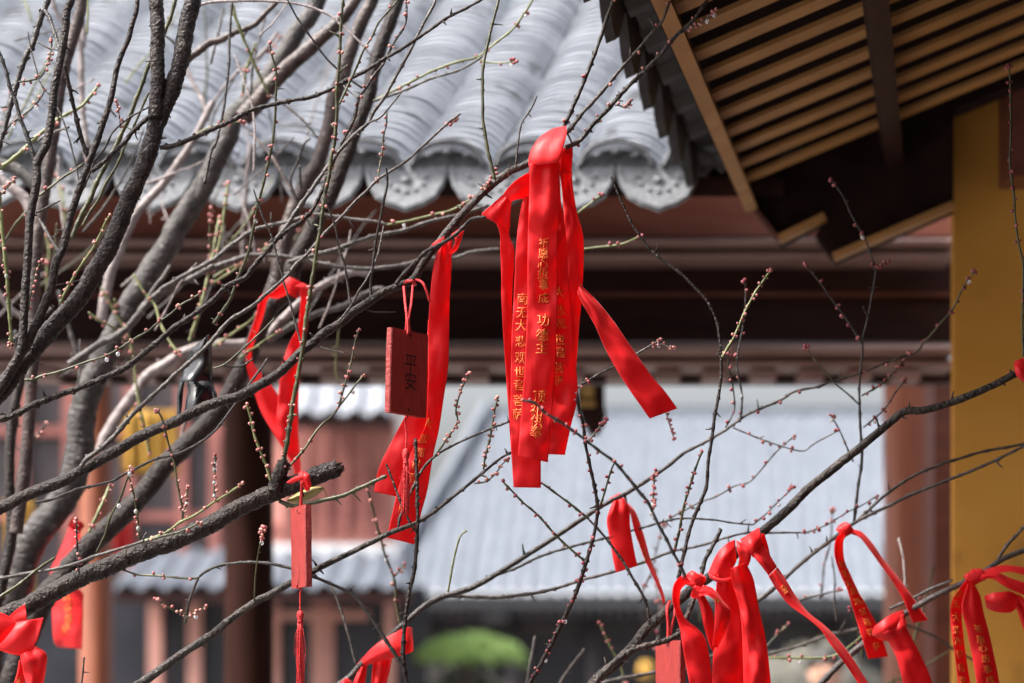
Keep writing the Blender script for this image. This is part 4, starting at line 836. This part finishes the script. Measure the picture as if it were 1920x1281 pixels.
for i in range(14):
    u = r5.uniform(1180, 1760); v = r5.uniform(1120, 1300); a = math.radians(r5.uniform(15, 100)); ln = r5.uniform(70, 170); cv = r5.uniform(-.5, .5); pts = []
    for k in range(6): pts += [u, v]; u += math.cos(a)*ln/5; v -= math.sin(a)*ln/5; a += cv/5 + r5.uniform(-.12, .12)
    XT.append('C %s %.1f %.1f %.2f %d 2|%s' % (r5.choice('tttG'), r5.uniform(3.5, 5), r5.uniform(2, 3), r5.uniform(2.8, 3.3), r5.choice((0, 18)), ' '.join('%.0f' % x for x in pts)))
LIMBS += '\n'.join(XT)
for i, ln in enumerate([x for x in LIMBS.strip().split('\n') if x]): limb(ln, i)
# splintered end of the sawn limb
mb = MB(); t = (P(640,874,2.45)-P(560,905,2.45)).normalized(); c = P(632, 878, 2.45)
for k in range(46):
    a = rnd.uniform(0, 6.283); e1 = t.orthogonal().normalized(); e2 = t.cross(e1); r = rnd.uniform(0, 14)*2.45/F
    q = c + (e1*math.cos(a)+e2*math.sin(a))*r - t*.006; l = rnd.uniform(.006, .016)
    mb.tube([q, q+t*l*.6, q+t*l], [.0016, .0012, .0003], 5)
mb.build('broken_end', M['k'], ROOT['A'])
# raindrops
for u, v, d in ((220,73,2.6),(67,152,2.55),(475,6,2.66),(522,15,2.8),(504,107,2.5),(524,233,2.7),(556,287,2.75),(766,418,2.72),(936,477,2.7),(168,590,2.8),(112,706,2.46),(366,1024,2.45),(26,915,2.44),(38,919,2.44),(6,923,2.44),(627,940,2.46),(608,1063,2.45),(405,1197,2.45),(576,412,2.7),(600,410,2.7),(1465,452,3.55),(1502,434,3.55),(1510,428,3.55),(1536,466,3.57),(1552,487,3.57),(1566,490,3.57),(1572,487,3.57),(1600,474,3.56),(1716,430,3.53),(1728,425,3.53),(1782,410,3.5),(1782,397,3.5)):
    DROPS.append(P(u, v, d))
GD_ = 'raindrops hanging from bare twigs'
d0 = None
for q in DROPS[:44]:
    near = q.y < 3.3; r = .0026 if near else .0036
    mb = MB(); mb.ball(q, r, None, 1.15, 10, 8); o = mb.build('raindrop', water, None)
    tag(o, 'clear raindrop glinting on a bare plum twig' if near else 'white raindrop along the lower edges of the dark eave end', 'raindrop', GD_ if near else 'raindrops along the eave')

# ------------------------------------------------------------------ prayer ribbons
_gl = {}
def glyph(ch, off=0.0):
    key = (ch, off)
    if key not in _gl:
        cu = bpy.data.curves.new('glyph', 'FONT'); cu.body = ch; cu.size = 1; cu.align_x = 'CENTER'; cu.offset = off
        ob = bpy.data.objects.new('glyph', cu); S.collection.objects.link(ob); bpy.context.view_layer.update()
        me = bpy.data.meshes.new_from_object(ob.evaluated_get(bpy.context.evaluated_depsgraph_get()))
        _gl[key] = ([(v.co.x, v.co.y - .37) for v in me.vertices], [list(p.vertices) for p in me.polygons])
        bpy.data.objects.remove(ob); bpy.data.meshes.remove(me); bpy.data.curves.remove(cu)
    return _gl[key]
EYE = Vector((0, 0, CAMZ))
def band(par, name, rows, d, tilt=0.0, bulge=.002, wr=.0018, text=None, mats=None, seed=[0], cols=22):
    seed[0] += 1; sd = seed[0] * 7.3
    R = [tuple(r) + (0.0,) * (5 - len(r)) for r in rows]; out = []
    for i in range(len(R)-1):
        p0, p1, p2, p3 = R[max(i-1,0)], R[i], R[i+1], R[min(i+2, len(R)-1)]
        Ln = max(math.hypot(p1[0]-p2[0], p1[1]-p2[1]), math.hypot(p1[2]-p2[2], p1[3]-p2[3])); n = max(2, int(Ln/4))
        for j in range(n):
            t = j/n
            out.append([.5*((2*p1[k]) + (-p0[k]+p2[k])*t + (2*p0[k]-5*p1[k]+4*p2[k]-p3[k])*t*t + (-p0[k]+3*p1[k]-3*p2[k]+p3[k])*t**3) for k in range(5)])
    out.append(list(R[-1])); N = len(out); cs = [0.0]
    for i in range(1, N): cs.append(cs[-1] + math.hypot((out[i][0]+out[i][2]-out[i-1][0]-out[i-1][2])/2, (out[i][1]+out[i][3]-out[i-1][1]-out[i-1][3])/2))
    lp = name == 'loop'
    if lp: bulge *= .6
    pa, pn, pd = (.0012, 1.3, 400.0) if lp else (.0034, 1.6, 38.0)
    if name not in ('loop', 'strand'): pa = 0
    def at(i, t, o=0):
        i = max(0, min(N-1.001, i)); a = int(i); f = i - a; q = [out[a][k]*(1-f) + out[a+1][k]*f for k in range(5)]
        x = q[0] + (q[2]-q[0])*t; y = q[1] + (q[3]-q[1])*t
        dd = d + q[4] + tilt*(t-.5) - bulge*(4*t*(1-t)) + wr*(2.0*noise.noise(Vector((x*.012+sd, y*.016, t*.8))) + .8*noise.noise(Vector((x*.03, y*.035+sd, t*2))))
        s_ = cs[a]*(1-f) + cs[a+1]*f
        w_ = math.hypot(q[2]-q[0], q[3]-q[1]); k_ = min(1, w_/30)
        dd += pa*k_*math.cos(6.283*pn*t + sd + s_*.01)*math.exp(-s_/pd)
        if not lp and pa: dd += .0024*k_*math.sin(s_*.045 + 2.2*t + sd)*math.sin(s_*.013 + sd*2)   # soft buckles along the strand
        p = P(x, y, dd)
        return p + (EYE - p).normalized()*o if o else p
    mb = MB()
    mb.add([at(i, c/cols) for i in range(N) for c in range(cols+1)], [(i*(cols+1)+c, i*(cols+1)+c+1, (i+1)*(cols+1)+c+1, (i+1)*(cols+1)+c) for i in range(N-1) for c in range(cols)])
    for chars, size, pos in (text or []):
        for ch, (x, y) in zip(chars, pos):
            best = None
            for i, q in enumerate(out):
                dx, dy = q[2]-q[0], q[3]-q[1]; w2 = dx*dx+dy*dy or 1e-6; t = ((x-q[0])*dx + (y-q[1])*dy)/w2
                e = math.hypot(q[0]+dx*t-x, q[1]+dy*t-y)
                if best is None or e < best[0]: best = (e, i, t, math.sqrt(w2))
            _, i, t, w = best; a, b = out[max(i-2,0)], out[min(i+2,N-1)]
            k = (min(i+2,N-1) - max(i-2,0)) / max(1e-3, math.hypot((b[0]+b[2]-a[0]-a[2])/2, (b[1]+b[3]-a[1]-a[3])/2))
            V, Fc = glyph(ch)
            mb.add([at(i - gy*size*k, max(.02, min(.98, t + gx*size/w)), .0013) for gx, gy in V], Fc, 1)
    return mb.build(name, mats or [M['red'], gold], par, solid=.0005)
def wrap(par, name, u, v, d, ang, r, w, turns=1.6, pitch=6, wr=.10, a0=0):
    """a strip wound round a branch whose image direction is ang degrees"""
    c = P(u, v, d); k = d / F; a = math.radians(ang); ax = Vector((math.cos(a), 0, -math.sin(a))); n1 = Vector((math.sin(a), 0, math.cos(a))); n2 = Vector((0,-1,0))
    n = int(34*turns); V = []; cols = 7
    for i in range(n+1):
        q = a0 + 2*math.pi*turns*i/n
        for j in range(cols+1):
            t = j/cols; rr = r*k*(1 + .05*i/n + wr*noise.noise(Vector((q*1.1+u, t*2.6, v))) + .12*(4*t*(1-t)))
            V.append(c + ax*k*(pitch*(i/n-.5)*turns + w*(t-.5)*(1 + .18*math.sin(q+u))) + (n1*math.cos(q) + n2*math.sin(q))*rr)
    mb = MB(); mb.add(V, [(i*(cols+1)+j, i*(cols+1)+j+1, (i+1)*(cols+1)+j+1, (i+1)*(cols+1)+j) for i in range(n) for j in range(cols)])
    return mb.build(name, M['red'], par, solid=.0006)
def ribbon(label, u, v, d): return empty('prayer_ribbon', P(u, v, d), label, 'ribbon', 'red prayer ribbons tied to plum branches')

r = ribbon('widest red satin ribbon with gold prayer column, wrapped at the branch fork', 1025, 300, 2.44)
band(r, 'loop', [(1052,238,1061,236,.045),(1034,243,1062,240,.02),(1013,257,1062,254,.0),(998,277,1056,278,-.008),(991,298,1050,298,-.010),(992,312,1047,305,-.008)], 2.445, -.012, .008, .001)
band(r, 'strand', [(992,308,1048,300,.004),(993,330,1049,330,.0),(992,380,1048,380),(990,440,1046,440),(989,500,1045,500),(989,560,1045,560),(986,640,1043,640),(983,700,1041,700),(976,790,1033,795),(971,855,1027,867)], 2.44, .010, .003, .0028,
     text=[('祈愿心想事成', 21, [(1020,456),(1019,475),(1018,496),(1018,516),(1020,535),(1019,560)]), ('功德主', 25, [(1019,602),(1017,629),(1016,652)]), ('顶礼供奉', 25, [(1011,742),(1006,768),(1007,789),(1005,812)])])
band(r, 'strand', [(1028,300,1048,300),(1030,380,1052,380),(1030,440,1061,440),(1032,560,1068,560),(1034,660,1077,660),(1035,740,1083,740),(1032,800,1070,800),(1027,852,1059,853)], 2.462, .015, .002, .0025,
     text=[('大悲观世音菩萨', 22, [(1049,548),(1050,580),(1050,606),(1050,636),(1051,662),(1048,690),(1047,716)])])
r = ribbon('red ribbon with left strand of gold characters hidden partly behind the widest one', 950, 370, 2.455)
band(r, 'loop', [(994,322,992,372,.012),(970,336,978,373),(952,353,966,375),(943,366,959,378,.004)], 2.455, .012, .008, .0012)
band(r, 'strand', [(943,365,960,377,.004),(922,384,957,398),(903,403,956,424),(925,414,954,434,.004),(937,436,956,446,.006),(938,470,964,470),(940,520,962,520),(940,560,960,560),(945,650,960,650),(952,750,966,750),(957,830,972,830),(963,903,985,904)], 2.482, .012, .004, .002)
band(r, 'strand', [(983,366,1000,372),(975,400,1006,400),(968,460,1012,460),(963,560,1014,560),(959,640,1014,640),(958,700,1014,700),(957,800,1014,800),(960,870,1014,870),(963,914,1014,915)], 2.468, .008, .002, .0022,
     text=[('南无大悲观世音菩萨', 23, [(980,560),(979,585),(977,612),(977,641),(976,669),(975,698),(974,723),(973,751),(972,777)])])
r = ribbon('red ribbon whose loose tail flies out to the right across the dark beams', 1068, 300, 2.48)
band(r, 'loop', [(1064,274,1073,270,.01),(1051,284,1074,284),(1047,300,1073,300),(1048,325,1071,325)], 2.475, .01, .006, .001)
band(r, 'strand', [(1048,318,1072,320),(1053,350,1074,350),(1057,400,1082,400),(1060,450,1094,450),(1064,530,1092,540),(1064,600,1086,610),(1064,690,1080,690)], 2.482, .016, .004, .003)
band(r, 'strand', [(1083,548,1088,528,.01),(1090,566,1092,537,.004),(1116,611,1118,563),(1132,648,1150,602),(1152,686,1179,644),(1181,732,1222,705),(1202,762,1246,733,.004),(1218,785,1270,766,.012)], 2.455, .02, .002, .003)
r = ribbon('red ribbon pinned under the long branch behind the dark plaque, tail folded left', 835, 460, 2.47)
band(r, 'loop', [(803,467,808,461,.01),(815,454,822,463),(832,444,838,462,.006)], 2.462, 0, .003, .001, cols=5)
band(r, 'loop', [(846,440,862,428,.01),(852,446,869,431),(853,455,868,441),(847,468,857,468),(841,475,845,478,.008)], 2.462, .01, .003, .001, cols=5)
band(r, 'strand', [(818,476,848,438),(811,510,846,510),(806,560,843,560),(803,620,842,625),(803,680,840,690),(802,740,832,745),(797,800,823,805),(770,850,812,855),(748,912,801,920),(737,956,789,965),(725,1008,777,1021)], 2.476, .012, .003, .0028,
     text=[('大悲观世音菩萨', 20, [(802,795),(794,822),(787,849),(780,873),(775,898),(766,926),(757,953)])])
band(r, 'strand', [(803,600,840,600),(797,680,828,690),(780,740,812,760),(757,785,800,805),(728,840,775,855),(710,880,758,897),(701,922,742,931)], 2.488, .006, .003, .0025)
r = ribbon('blurred red ribbon tied round a thick brown limb, hanging in a V shape', 545, 540, 2.93)
wrap(r, 'knot', 546, 540, 2.98, -63, 17, 22, 1.5, 5)
band(r, 'strand', [(530,530,545,548,.0),(505,548,520,560),(487,558,503,560),(480,592,492,598),(467,630,477,640),(461,660,471,665),(463,690,477,685),(473,724,501,712),(487,766,521,741),(502,795,530,780),(533,845,550,830)], 2.93, .02, .006, .004)
band(r, 'strand', [(552,538,566,530),(562,540,580,541),(563,575,578,580),(558,614,575,620),(544,641,566,655),(529,685,562,700),(522,740,560,745),(520,800,559,800),(533,845,562,850),(550,875,564,880),(553,900,562,905)], 2.91, .02, .006, .004)
r = ribbon('big crumpled red ribbon bound round the base of the lowest black limb', 40, 1190, 2.42)
band(r, 'loop', [(15,1158,28,1168,.01),(31,1143,40,1166,-.004),(47,1133,51,1166,-.012)], 2.42, 0, .004, .001)
band(r, 'loop', [(-25,1150,-25,1225),(-8,1147,-8,1220),(5,1150,8,1200),(18,1156,20,1188),(32,1165,34,1176)], 2.412, .01, .006, .002)
band(r, 'loop', [(31,1167,82,1158,-.002),(24,1180,76,1180,-.010),(8,1200,70,1200,-.012),(-4,1216,60,1220,-.006),(20,1226,50,1232)], 2.405, .0, .008, .003)
band(r, 'strand', [(38,1229,67,1212),(41,1245,87,1226,-.006),(45,1265,86,1255),(50,1290,80,1290),(48,1340,78,1340),(44,1400,74,1405)], 2.40, .016, .006, .003)
band(r, 'strand', [(36,1238,44,1240),(32,1262,46,1262),(24,1290,46,1290),(16,1340,44,1340),(10,1390,38,1392)], 2.415, .006, .003, .002, text=[('无', 20, [(36,1275)])])
r = ribbon('overexposed blurred red ribbon hanging behind the lowest black limb', 130, 1010, 3.18)
wrap(r, 'knot', 143, 985, 3.12, -55, 12, 16, 1.4, 4)
band(r, 'strand', [(134,978,150,986),(122,1010,150,1016),(107,1045,136,1050),(94,1072,122,1076),(96,1095,135,1095),(99,1120,155,1112),(98,1150,156,1130),(101,1200,155,1180),(109,1213,154,1217)], 3.18, -.05, .006, .006,
     text=[('观音菩萨', 19, [(125,1118),(127,1140),(128,1160),(124,1180)])])
r = ribbon('red ribbon rolled along the bottom branch just left of the green tree', 725, 1215, 2.62)
band(r, 'loop', [(668,1247,674,1254,.02),(685,1228,692,1246,-.006),(702,1211,714,1240,-.018),(722,1197,739,1233,-.024),(745,1184,758,1228,-.022),(763,1176,772,1223,-.012),(773,1177,775,1219,.01)], 2.66, 0, .012, .003)
band(r, 'strand', [(700,1240,735,1232),(698,1262,731,1258),(696,1290,724,1290),(694,1350,722,1350)], 2.655, .01, .003, .003)
band(r, 'strand', [(674,1252,689,1246),(668,1266,686,1268),(660,1290,683,1290),(650,1350,678,1350)], 2.665, .01, .003, .003)
band(r, 'loop', [(632,1288,640,1296),(642,1276,650,1292,-.01),(653,1270,664,1284,.01)], 2.655, 0, .006, .002, cols=5)
r = ribbon('short red ribbon on the thin branch over the grey roof, blank broad strand', 1158, 940, 2.68)
wrap(r, 'knot', 1158, 938, 2.685, -27, 9, 15, 1.6, 6)
band(r, 'strand', [(1150,940,1170,934),(1141,962,1180,953,-.004),(1138,980,1181,982),(1143,1010,1185,1010),(1150,1050,1192,1048),(1155,1074,1196,1061)], 2.66, .008, .004, .0015)
band(r, 'strand', [(1170,940,1180,946),(1181,960,1192,961),(1190,997,1206,1000),(1200,1025,1213,1025),(1208,1047,1219,1047),(1226,1085,1233,1083),(1239,1115,1244,1113),(1244,1134,1247,1132)], 2.69, .025, .002, .0015, text=[('音菩萨', 12, [(1197,1018),(1205,1032),(1211,1046)])])
r = ribbon('red ribbon knotted on the near twig just left of the large bow', 1300, 1100, 2.34)
wrap(r, 'knot', 1303, 1088, 2.355, -62, 15, 22, 1.7, 7, .2); wrap(r, 'knot', 1308, 1110, 2.35, 25, 11, 20, 1.0, 2, .25, 1.2)
band(r, 'strand', [(1285,1078,1296,1092),(1272,1084,1284,1097),(1262,1100,1276,1108),(1261,1125,1274,1132),(1267,1150,1279,1150),(1275,1180,1290,1165),(1278,1200,1318,1190),(1285,1240,1330,1230),(1294,1290,1337,1290),(1300,1350,1342,1350)], 2.335, .016, .005, .003)
band(r, 'strand', [(1310,1118,1318,1097),(1327,1117,1337,1104),(1340,1128,1356,1128),(1341,1150,1370,1150),(1339,1180,1360,1185),(1336,1212,1345,1216)], 2.325, .014, .004, .002, text=[('音', 12, [(1343,1124)])])
band(r, 'strand', [(1306,1118,1320,1116),(1313,1140,1335,1145),(1320,1175,1340,1180),(1327,1200,1340,1210),(1334,1218,1338,1222)], 2.36, .01, .003, .002)
r = ribbon('largest red bow on the thick right branch, broad blank strands and a long tail', 1385, 1050, 2.45)
band(r, 'loop', [(1378,1012,1381,1052,.01),(1362,1020,1377,1060,-.004),(1345,1038,1372,1070,-.008),(1333,1062,1370,1082,-.006),(1329,1078,1366,1090,-.004),(1342,1088,1362,1092,.006)], 2.448, 0, .010, .002)
band(r, 'loop', [(1328,1072,1331,1084,.0),(1342,1082,1346,1092,-.008),(1358,1085,1366,1093,-.010),(1370,1080,1377,1084,-.004)], 2.445, 0, .004, .001, cols=5)
band(r, 'loop', [(1381,1013,1396,1022,.004),(1382,1030,1408,1032,-.004),(1386,1046,1407,1050),(1384,1060,1402,1062,.006)], 2.437, 0, .006, .001)
band(r, 'strand', [(1345,1078,1372,1086),(1342,1110,1380,1108),(1341,1140,1386,1140),(1338,1200,1391,1190),(1335,1290,1394,1290),(1333,1360,1397,1360)], 2.447, .012, .004, .004)
band(r, 'strand', [(1370,1066,1398,1055,-.006),(1372,1090,1412,1084),(1380,1115,1418,1113),(1390,1150,1425,1150),(1400,1200,1436,1200),(1405,1240,1441,1240),(1408,1290,1446,1290),(1410,1360,1451,1360)], 2.435, .014, .006, .005)
band(r, 'strand', [(1374,1090,1392,1100),(1384,1150,1399,1160),(1391,1220,1410,1230),(1393,1300,1414,1300),(1392,1360,1414,1360)], 2.468, -.01, .002, .002)
band(r, 'loop', [(1388,1012,1423,989,.008),(1398,1026,1426,1002,-.006),(1408,1040,1428,1018,-.006),(1412,1046,1427,1030,.004)], 2.44, .01, .009, .001)
band(r, 'loop', [(1410,1040,1427,1016,-.002),(1425,1058,1440,1036,-.006),(1441,1079,1457,1063,-.002)], 2.438, .012, .006, .0015)
band(r, 'loop', [(1428,1000,1433,1001),(1428,1020,1440,1024),(1436,1040,1445,1048)], 2.46, .01, .002, .001, cols=5)
band(r, 'strand', [(1441,1080,1458,1064),(1455,1103,1474,1088),(1478,1133,1492,1118),(1508,1155,1514,1147),(1538,1180,1545,1172),(1555,1205,1568,1195),(1580,1238,1594,1228),(1605,1275,1618,1265),(1640,1330,1652,1320)], 2.43, .02, .002, .002, text=[('悲观', 10, [(1468,1102),(1474,1110)])])
r = ribbon('narrow red ribbon with gold characters looped before the brown pillar, two legs apart', 1583, 995, 2.73)
wrap(r, 'knot', 1583, 994, 2.735, -38, 11, 18, 1.6, 5, .2)
band(r, 'strand', [(1576,1000,1588,1004),(1566,1015,1581,1016),(1565,1043,1583,1050),(1575,1075,1595,1078),(1590,1110,1609,1108),(1602,1150,1630,1145),(1613,1186,1648,1180),(1628,1236,1665,1231)], 2.72, .02, .003, .002,
     text=[('南无大悲观世音菩萨', 16, [(1580,1058),(1586,1076),(1592,1093),(1601,1110),(1609,1128),(1619,1146),(1626,1166),(1634,1188),(1645,1212)])])
band(r, 'strand', [(1592,1000,1597,992),(1612,1008,1617,999),(1630,1030,1638,1022),(1650,1058,1657,1050),(1670,1085,1680,1078),(1690,1118,1703,1108),(1712,1168,1741,1163)], 2.74, .02, .002, .002)
r = ribbon('plain red ribbon folded over the lower right branch, one broad strand going down', 1675, 1170, 2.69)
band(r, 'loop', [(1694,1144,1700,1172,.012),(1676,1150,1692,1182,-.008),(1656,1162,1674,1192,-.014),(1638,1178,1664,1202,-.008),(1636,1192,1652,1200,.006)], 2.69, 0, .008, .0025)
band(r, 'strand', [(1650,1172,1694,1152,.004),(1656,1188,1698,1172,-.006),(1667,1205,1706,1190),(1683,1240,1727,1230),(1694,1285,1746,1275),(1706,1350,1762,1345)], 2.68, .012, .004, .004)
r = ribbon('red ribbon with two gold lettered strands before the ochre wall, tails blowing right', 1825, 1088, 2.7)
wrap(r, 'knot', 1828, 1082, 2.715, -32, 12, 24, 1.8, 8, .25)
band(r, 'strand', [(1812,1086,1822,1094),(1800,1102,1812,1106),(1787,1121,1806,1120),(1782,1150,1803,1150),(1785,1190,1806,1190),(1791,1236,1812,1236),(1797,1290,1820,1290),(1800,1350,1825,1350)], 2.69, .014, .003, .002,
     text=[('南无大悲观世音菩萨', 17, [(1795,1112),(1793,1133),(1793,1157),(1794,1180),(1797,1203),(1800,1228),(1803,1252),(1806,1276),(1811,1300)])])
band(r, 'strand', [(1815,1094,1827,1096),(1806,1122,1838,1118),(1803,1145,1844,1148),(1814,1186,1855,1190),(1826,1248,1867,1245),(1833,1290,1875,1288),(1841,1350,1886,1348)], 2.68, .014, .006, .002,
     text=[('祈愿心想事成', 17, [(1835,1178),(1839,1198),(1843,1217),(1848,1236),(1852,1254),(1857,1274)])])
band(r, 'strand', [(1838,1082,1842,1070),(1860,1076,1862,1064),(1882,1073,1882,1060),(1905,1074,1905,1062),(1960,1092,1960,1070)], 2.71, .02, .002, .002)
band(r, 'strand', [(1838,1086,1846,1076),(1862,1086,1872,1074),(1888,1102,1894,1084),(1940,1125,1940,1098)], 2.695, .01, .003, .002)
band(r, 'loop', [(1846,1118,1849,1139),(1860,1112,1862,1146,-.008),(1880,1110,1882,1149,-.010),(1896,1109,1898,1147,-.006),(1909,1117,1908,1136,.006)], 2.69, .01, .008, .0015)
band(r, 'strand', [(1898,1126,1910,1114),(1908,1147,1926,1130),(1917,1174,1938,1156),(1930,1215,1955,1205)], 2.7, .01, .003, .002)
r = ribbon('red ribbon edge wound round the thick branch at the right frame edge', 1925, 695, 2.5)
band(r, 'loop', [(1902,678,1930,666,.01),(1902,692,1932,688,-.008),(1907,706,1936,703,-.008),(1918,716,1946,714,.006)], 2.505, 0, .01, .0015)

# ------------------------------------------------------------------ prayer plaques
def plaque(label, u, v, d, yaw, roll, w, h, t, chars, csize, cord, tassel):
    e = empty('prayer_plaque', P(u, v, d), label, 'plaque', 'red wooden prayer plaques'); c = P(u, v, d)
    Rm = Matrix.Rotation(math.radians(roll), 3, 'Y') @ Matrix.Rotation(math.radians(yaw), 3, 'Z')
    mb = MB(); bv = .0012
    pr = [(-w/2+bv, -t/2), (w/2-bv, -t/2), (w/2, -t/2+bv), (w/2, t/2-bv), (w/2-bv, t/2), (-w/2+bv, t/2), (-w/2, t/2-bv), (-w/2, -t/2+bv)]
    n = 14
    for k in range(n+1):
        z = -h/2 + h*k/n; s = 1 - (.012 if k in (0, n) else 0)
        mb.v += [c + Rm @ Vector((x*s + .0003*noise.noise(Vector((z*90, x*50, u))), y*s + .0003*noise.noise(Vector((z*70, y*90, v))), z)) for x, y in pr]
    for k in range(n):
        for j in range(8): mb.f.append([k*8+j, k*8+(j+1) % 8, (k+1)*8+(j+1) % 8, (k+1)*8+j]); mb.m.append(0 if j == 0 or j == 4 else 1)
    mb.f += [list(range(8))[::-1], list(range(n*8, n*8+8))]; mb.m += [1, 1]
    for ch, (x, z) in chars:
        V, Fc = glyph(ch); mb.add([c + Rm @ Vector((x + gx*csize, -t/2 - .0005, z + gy*csize)) for gx, gy in V], Fc, 2)
    for z in (h/2-.006, -h/2+.006):   # cord holes
        mb.add([c + Rm @ Vector((.0018*math.cos(q), -t/2-.0004, z + .0018*math.sin(q))) for q in [2*math.pi*j/10 for j in range(10)]], [tuple(range(10))], 2)
    mb.build('board', [plaque_red, plaque_side, ink], e, smooth=False)
    mb = MB()
    for pts, wd in cord:
        sp = cat_rom([(x, y, dd) for x, y, dd in pts], 5); mb.tube([P(*q) for q in sp], [wd/2*d/F]*len(sp), 7)
    mb.build('cord', thread, e)
    if tassel:
        top, y0, y1, y2, wd = tassel; k = d / F; mb = MB(); rr = random.Random(u)
        sp = cat_rom([(x, y, d) for x, y in top], 4); mb.tube([P(*q) for q in sp], [1.6*k*(1+.25*math.sin(i*1.9)) for i in range(len(sp))], 7)
        tx = top[-1][0]; ts = mb.build('tassel', thread, e); mb = MB()
        prof = [(0,.15),(.12,.75),(.3,1),(.55,.95),(.75,.6),(.86,.8),(1,.72)]
        mb.tube([P(tx, y0 + (y1-y0)*a, d) for a, b in prof], [7*k*b for a, b in prof], 12, rough=.06, freq=500); mb.build('tassel_head', thread, ts)
        mb = MB()
        for i in range(90):
            a = rr.uniform(0, 6.283); q = math.sqrt(rr.random()); x0 = 4.2*q*math.cos(a); z0 = 4.2*q*math.sin(a); sp_ = rr.uniform(1.2, 1.9); ph = rr.uniform(0, 6); yy = y2 + rr.uniform(-14, 8)
            pts = []
            for j in range(9):
                f = j/8; s_ = 1 + (sp_-1)*math.sin(min(1, f*1.5)*1.57); pts.append(P(tx + x0*s_ + 1.0*math.sin(f*5+ph), y1-2 + (yy-y1+2)*f, d + z0*s_*k))
            mb.tube(pts, [.75*k]*8 + [.4*k], 4)
        for i in range(5):
            a = rr.choice((-1,1)); pts = [P(tx + a*(5 + 7*math.sin(f*3)*rr.uniform(.5,1)), y1 + 10 + (y2-y1-30)*f*rr.uniform(.4,1), d-.003) for f in (0,.25,.5,.75,1)]; mb.tube(pts, [.35*k]*5, 4)
        mb.build('fringe', thread, ts)
k = 1/F
D1 = 2.41
plaque('dark red wooden plaque with two black characters and tassel, hung mid view', 762.5, 700, D1, 50, 1.5, .066, .1015, .0092, [('平', (.0015, .012)), ('安', (.002, -.010))], .0235,
       [([(757,538,D1+.03),(760,570,D1),(763,598,D1-.008),(761,622,D1-.006)], 5), ([(774,536,D1+.04),(771,570,D1+.01),(766,598,D1-.008),(769,622,D1-.006)], 5), ([(764,596,D1-.012),(765,611,D1-.012),(764,628,D1-.014)], 4),
        ([(752,540,D1+.08),(760,529,D1+.05),(772,527,D1+.04),(779,534,D1+.06)], 6), ([(780,524,D1+.05),(792,530,D1+.04),(800,546,D1+.04),(806,566,D1+.045)], 5)],
       ([(760,776),(765,783),(759,788),(762,812),(761,840)], 840, 872, 962, 18))
D2 = 2.40
plaque('bright orange red plaque turned left, its tassel hanging below the sawn limb', 565, 1026, D2, -69, -.6, .066, .098, .0085, [], .01,
       [([(566,904,D2-.012),(565,930,D2-.008),(564,952,D2-.004)], 6), ([(562,950,D2-.006),(561,963,D2-.012)], 2.5)],
       ([(558,1094),(556,1102),(566,1105),(563,1112),(563,1145)], 1144, 1168, 1310, 18))
e2 = [o for o in bpy.data.objects if o.name.startswith('prayer_plaque') and o.type == 'EMPTY'][-1]
band(e2, 'tie', [(537,905,546,907,.004),(551,895,556,903),(565,890,570,899,-.004),(573,884,576,897,-.006)], D2-.014, 0, .002, .001, cols=4)
band(e2, 'tie', [(566,890,575,886),(570,898,580,892,-.004),(573,908,582,902),(577,918,584,912,.004)], D2-.02, 0, .002, .001, cols=4)
wrap(e2, 'tie', 571, 902, 2.45, -22, 17, 7, 1.3, 3, .05)
D3 = 2.42
plaque('orange red plaque cut by the bottom edge, hung left of the red bow', 1257, 1272, D3, -68, 0, .066, .092, .0085, [], .01,
       [([(1256,1128,D3+.02),(1251,1142,D3-.006),(1253,1175,D3-.006),(1252,1206,D3-.006)], 6), ([(1266,1122,D3+.02),(1265,1150,D3),(1258,1185,D3-.004),(1253,1206,D3-.006)], 5)], None)

# ------------------------------------------------------------------ torn plastic and a leaf caught in the branches
pb = empty('plastic_scrap', P(375, 700, 2.62), 'torn black plastic scrap caught in the twigs left of the V ribbon', 'plastic scrap')
bm_ = [bagm, bagm]
band(pb, 'upper_flap', [(377,640,392,626),(358,656,396,650),(350,675,397,676),(344,695,398,697),(338,716,396,714)], 2.62, .01, .012, .012, mats=bm_, cols=14)
band(pb, 'lower_flap', [(350,708,397,706),(352,730,402,728),(349,750,407,742),(346,772,402,760),(346,784,372,780)], 2.635, .015, .01, .010, mats=bm_, cols=14)
band(pb, 'torn_strip', [(338,708,346,712),(333,735,343,740),(332,762,341,764),(331,800,336,800)], 2.63, 0, .003, .003, mats=bm_, cols=4)
mb = MB(); n = 14; V = []
for i in range(n+1):
    f = i/n; hw = 21*math.sin(math.pi*min(1, f*.97+.03))**.7 * (1 - .25*f)
    for j in range(7):
        t = j/6*2-1; u = 537 + 66*f + 6*t*t; v = 939 - 26*f*f*.9 + t*hw*.62 - 6*math.sin(f*3); V.append(P(u, v, 2.468 + .012*t*t + .004*math.sin(f*5)))
mb.add(V, [(i*7+j, i*7+j+1, (i+1)*7+j+1, (i+1)*7+j) for i in range(n) for j in range(6)])
lf = mb.build('plum_leaf', leafm, None, solid=.0006); tag(lf, 'yellow green dead leaf stuck under the sawn limb end', 'leaf')
mb = MB(); sp = cat_rom([(603,912,2.47),(608,920,2.47),(612,928,2.47),(611,932,2.47)], 3); mb.tube([P(*q) for q in sp], [.0006]*len(sp), 6); mb.build('leaf_stalk', leafm, lf)
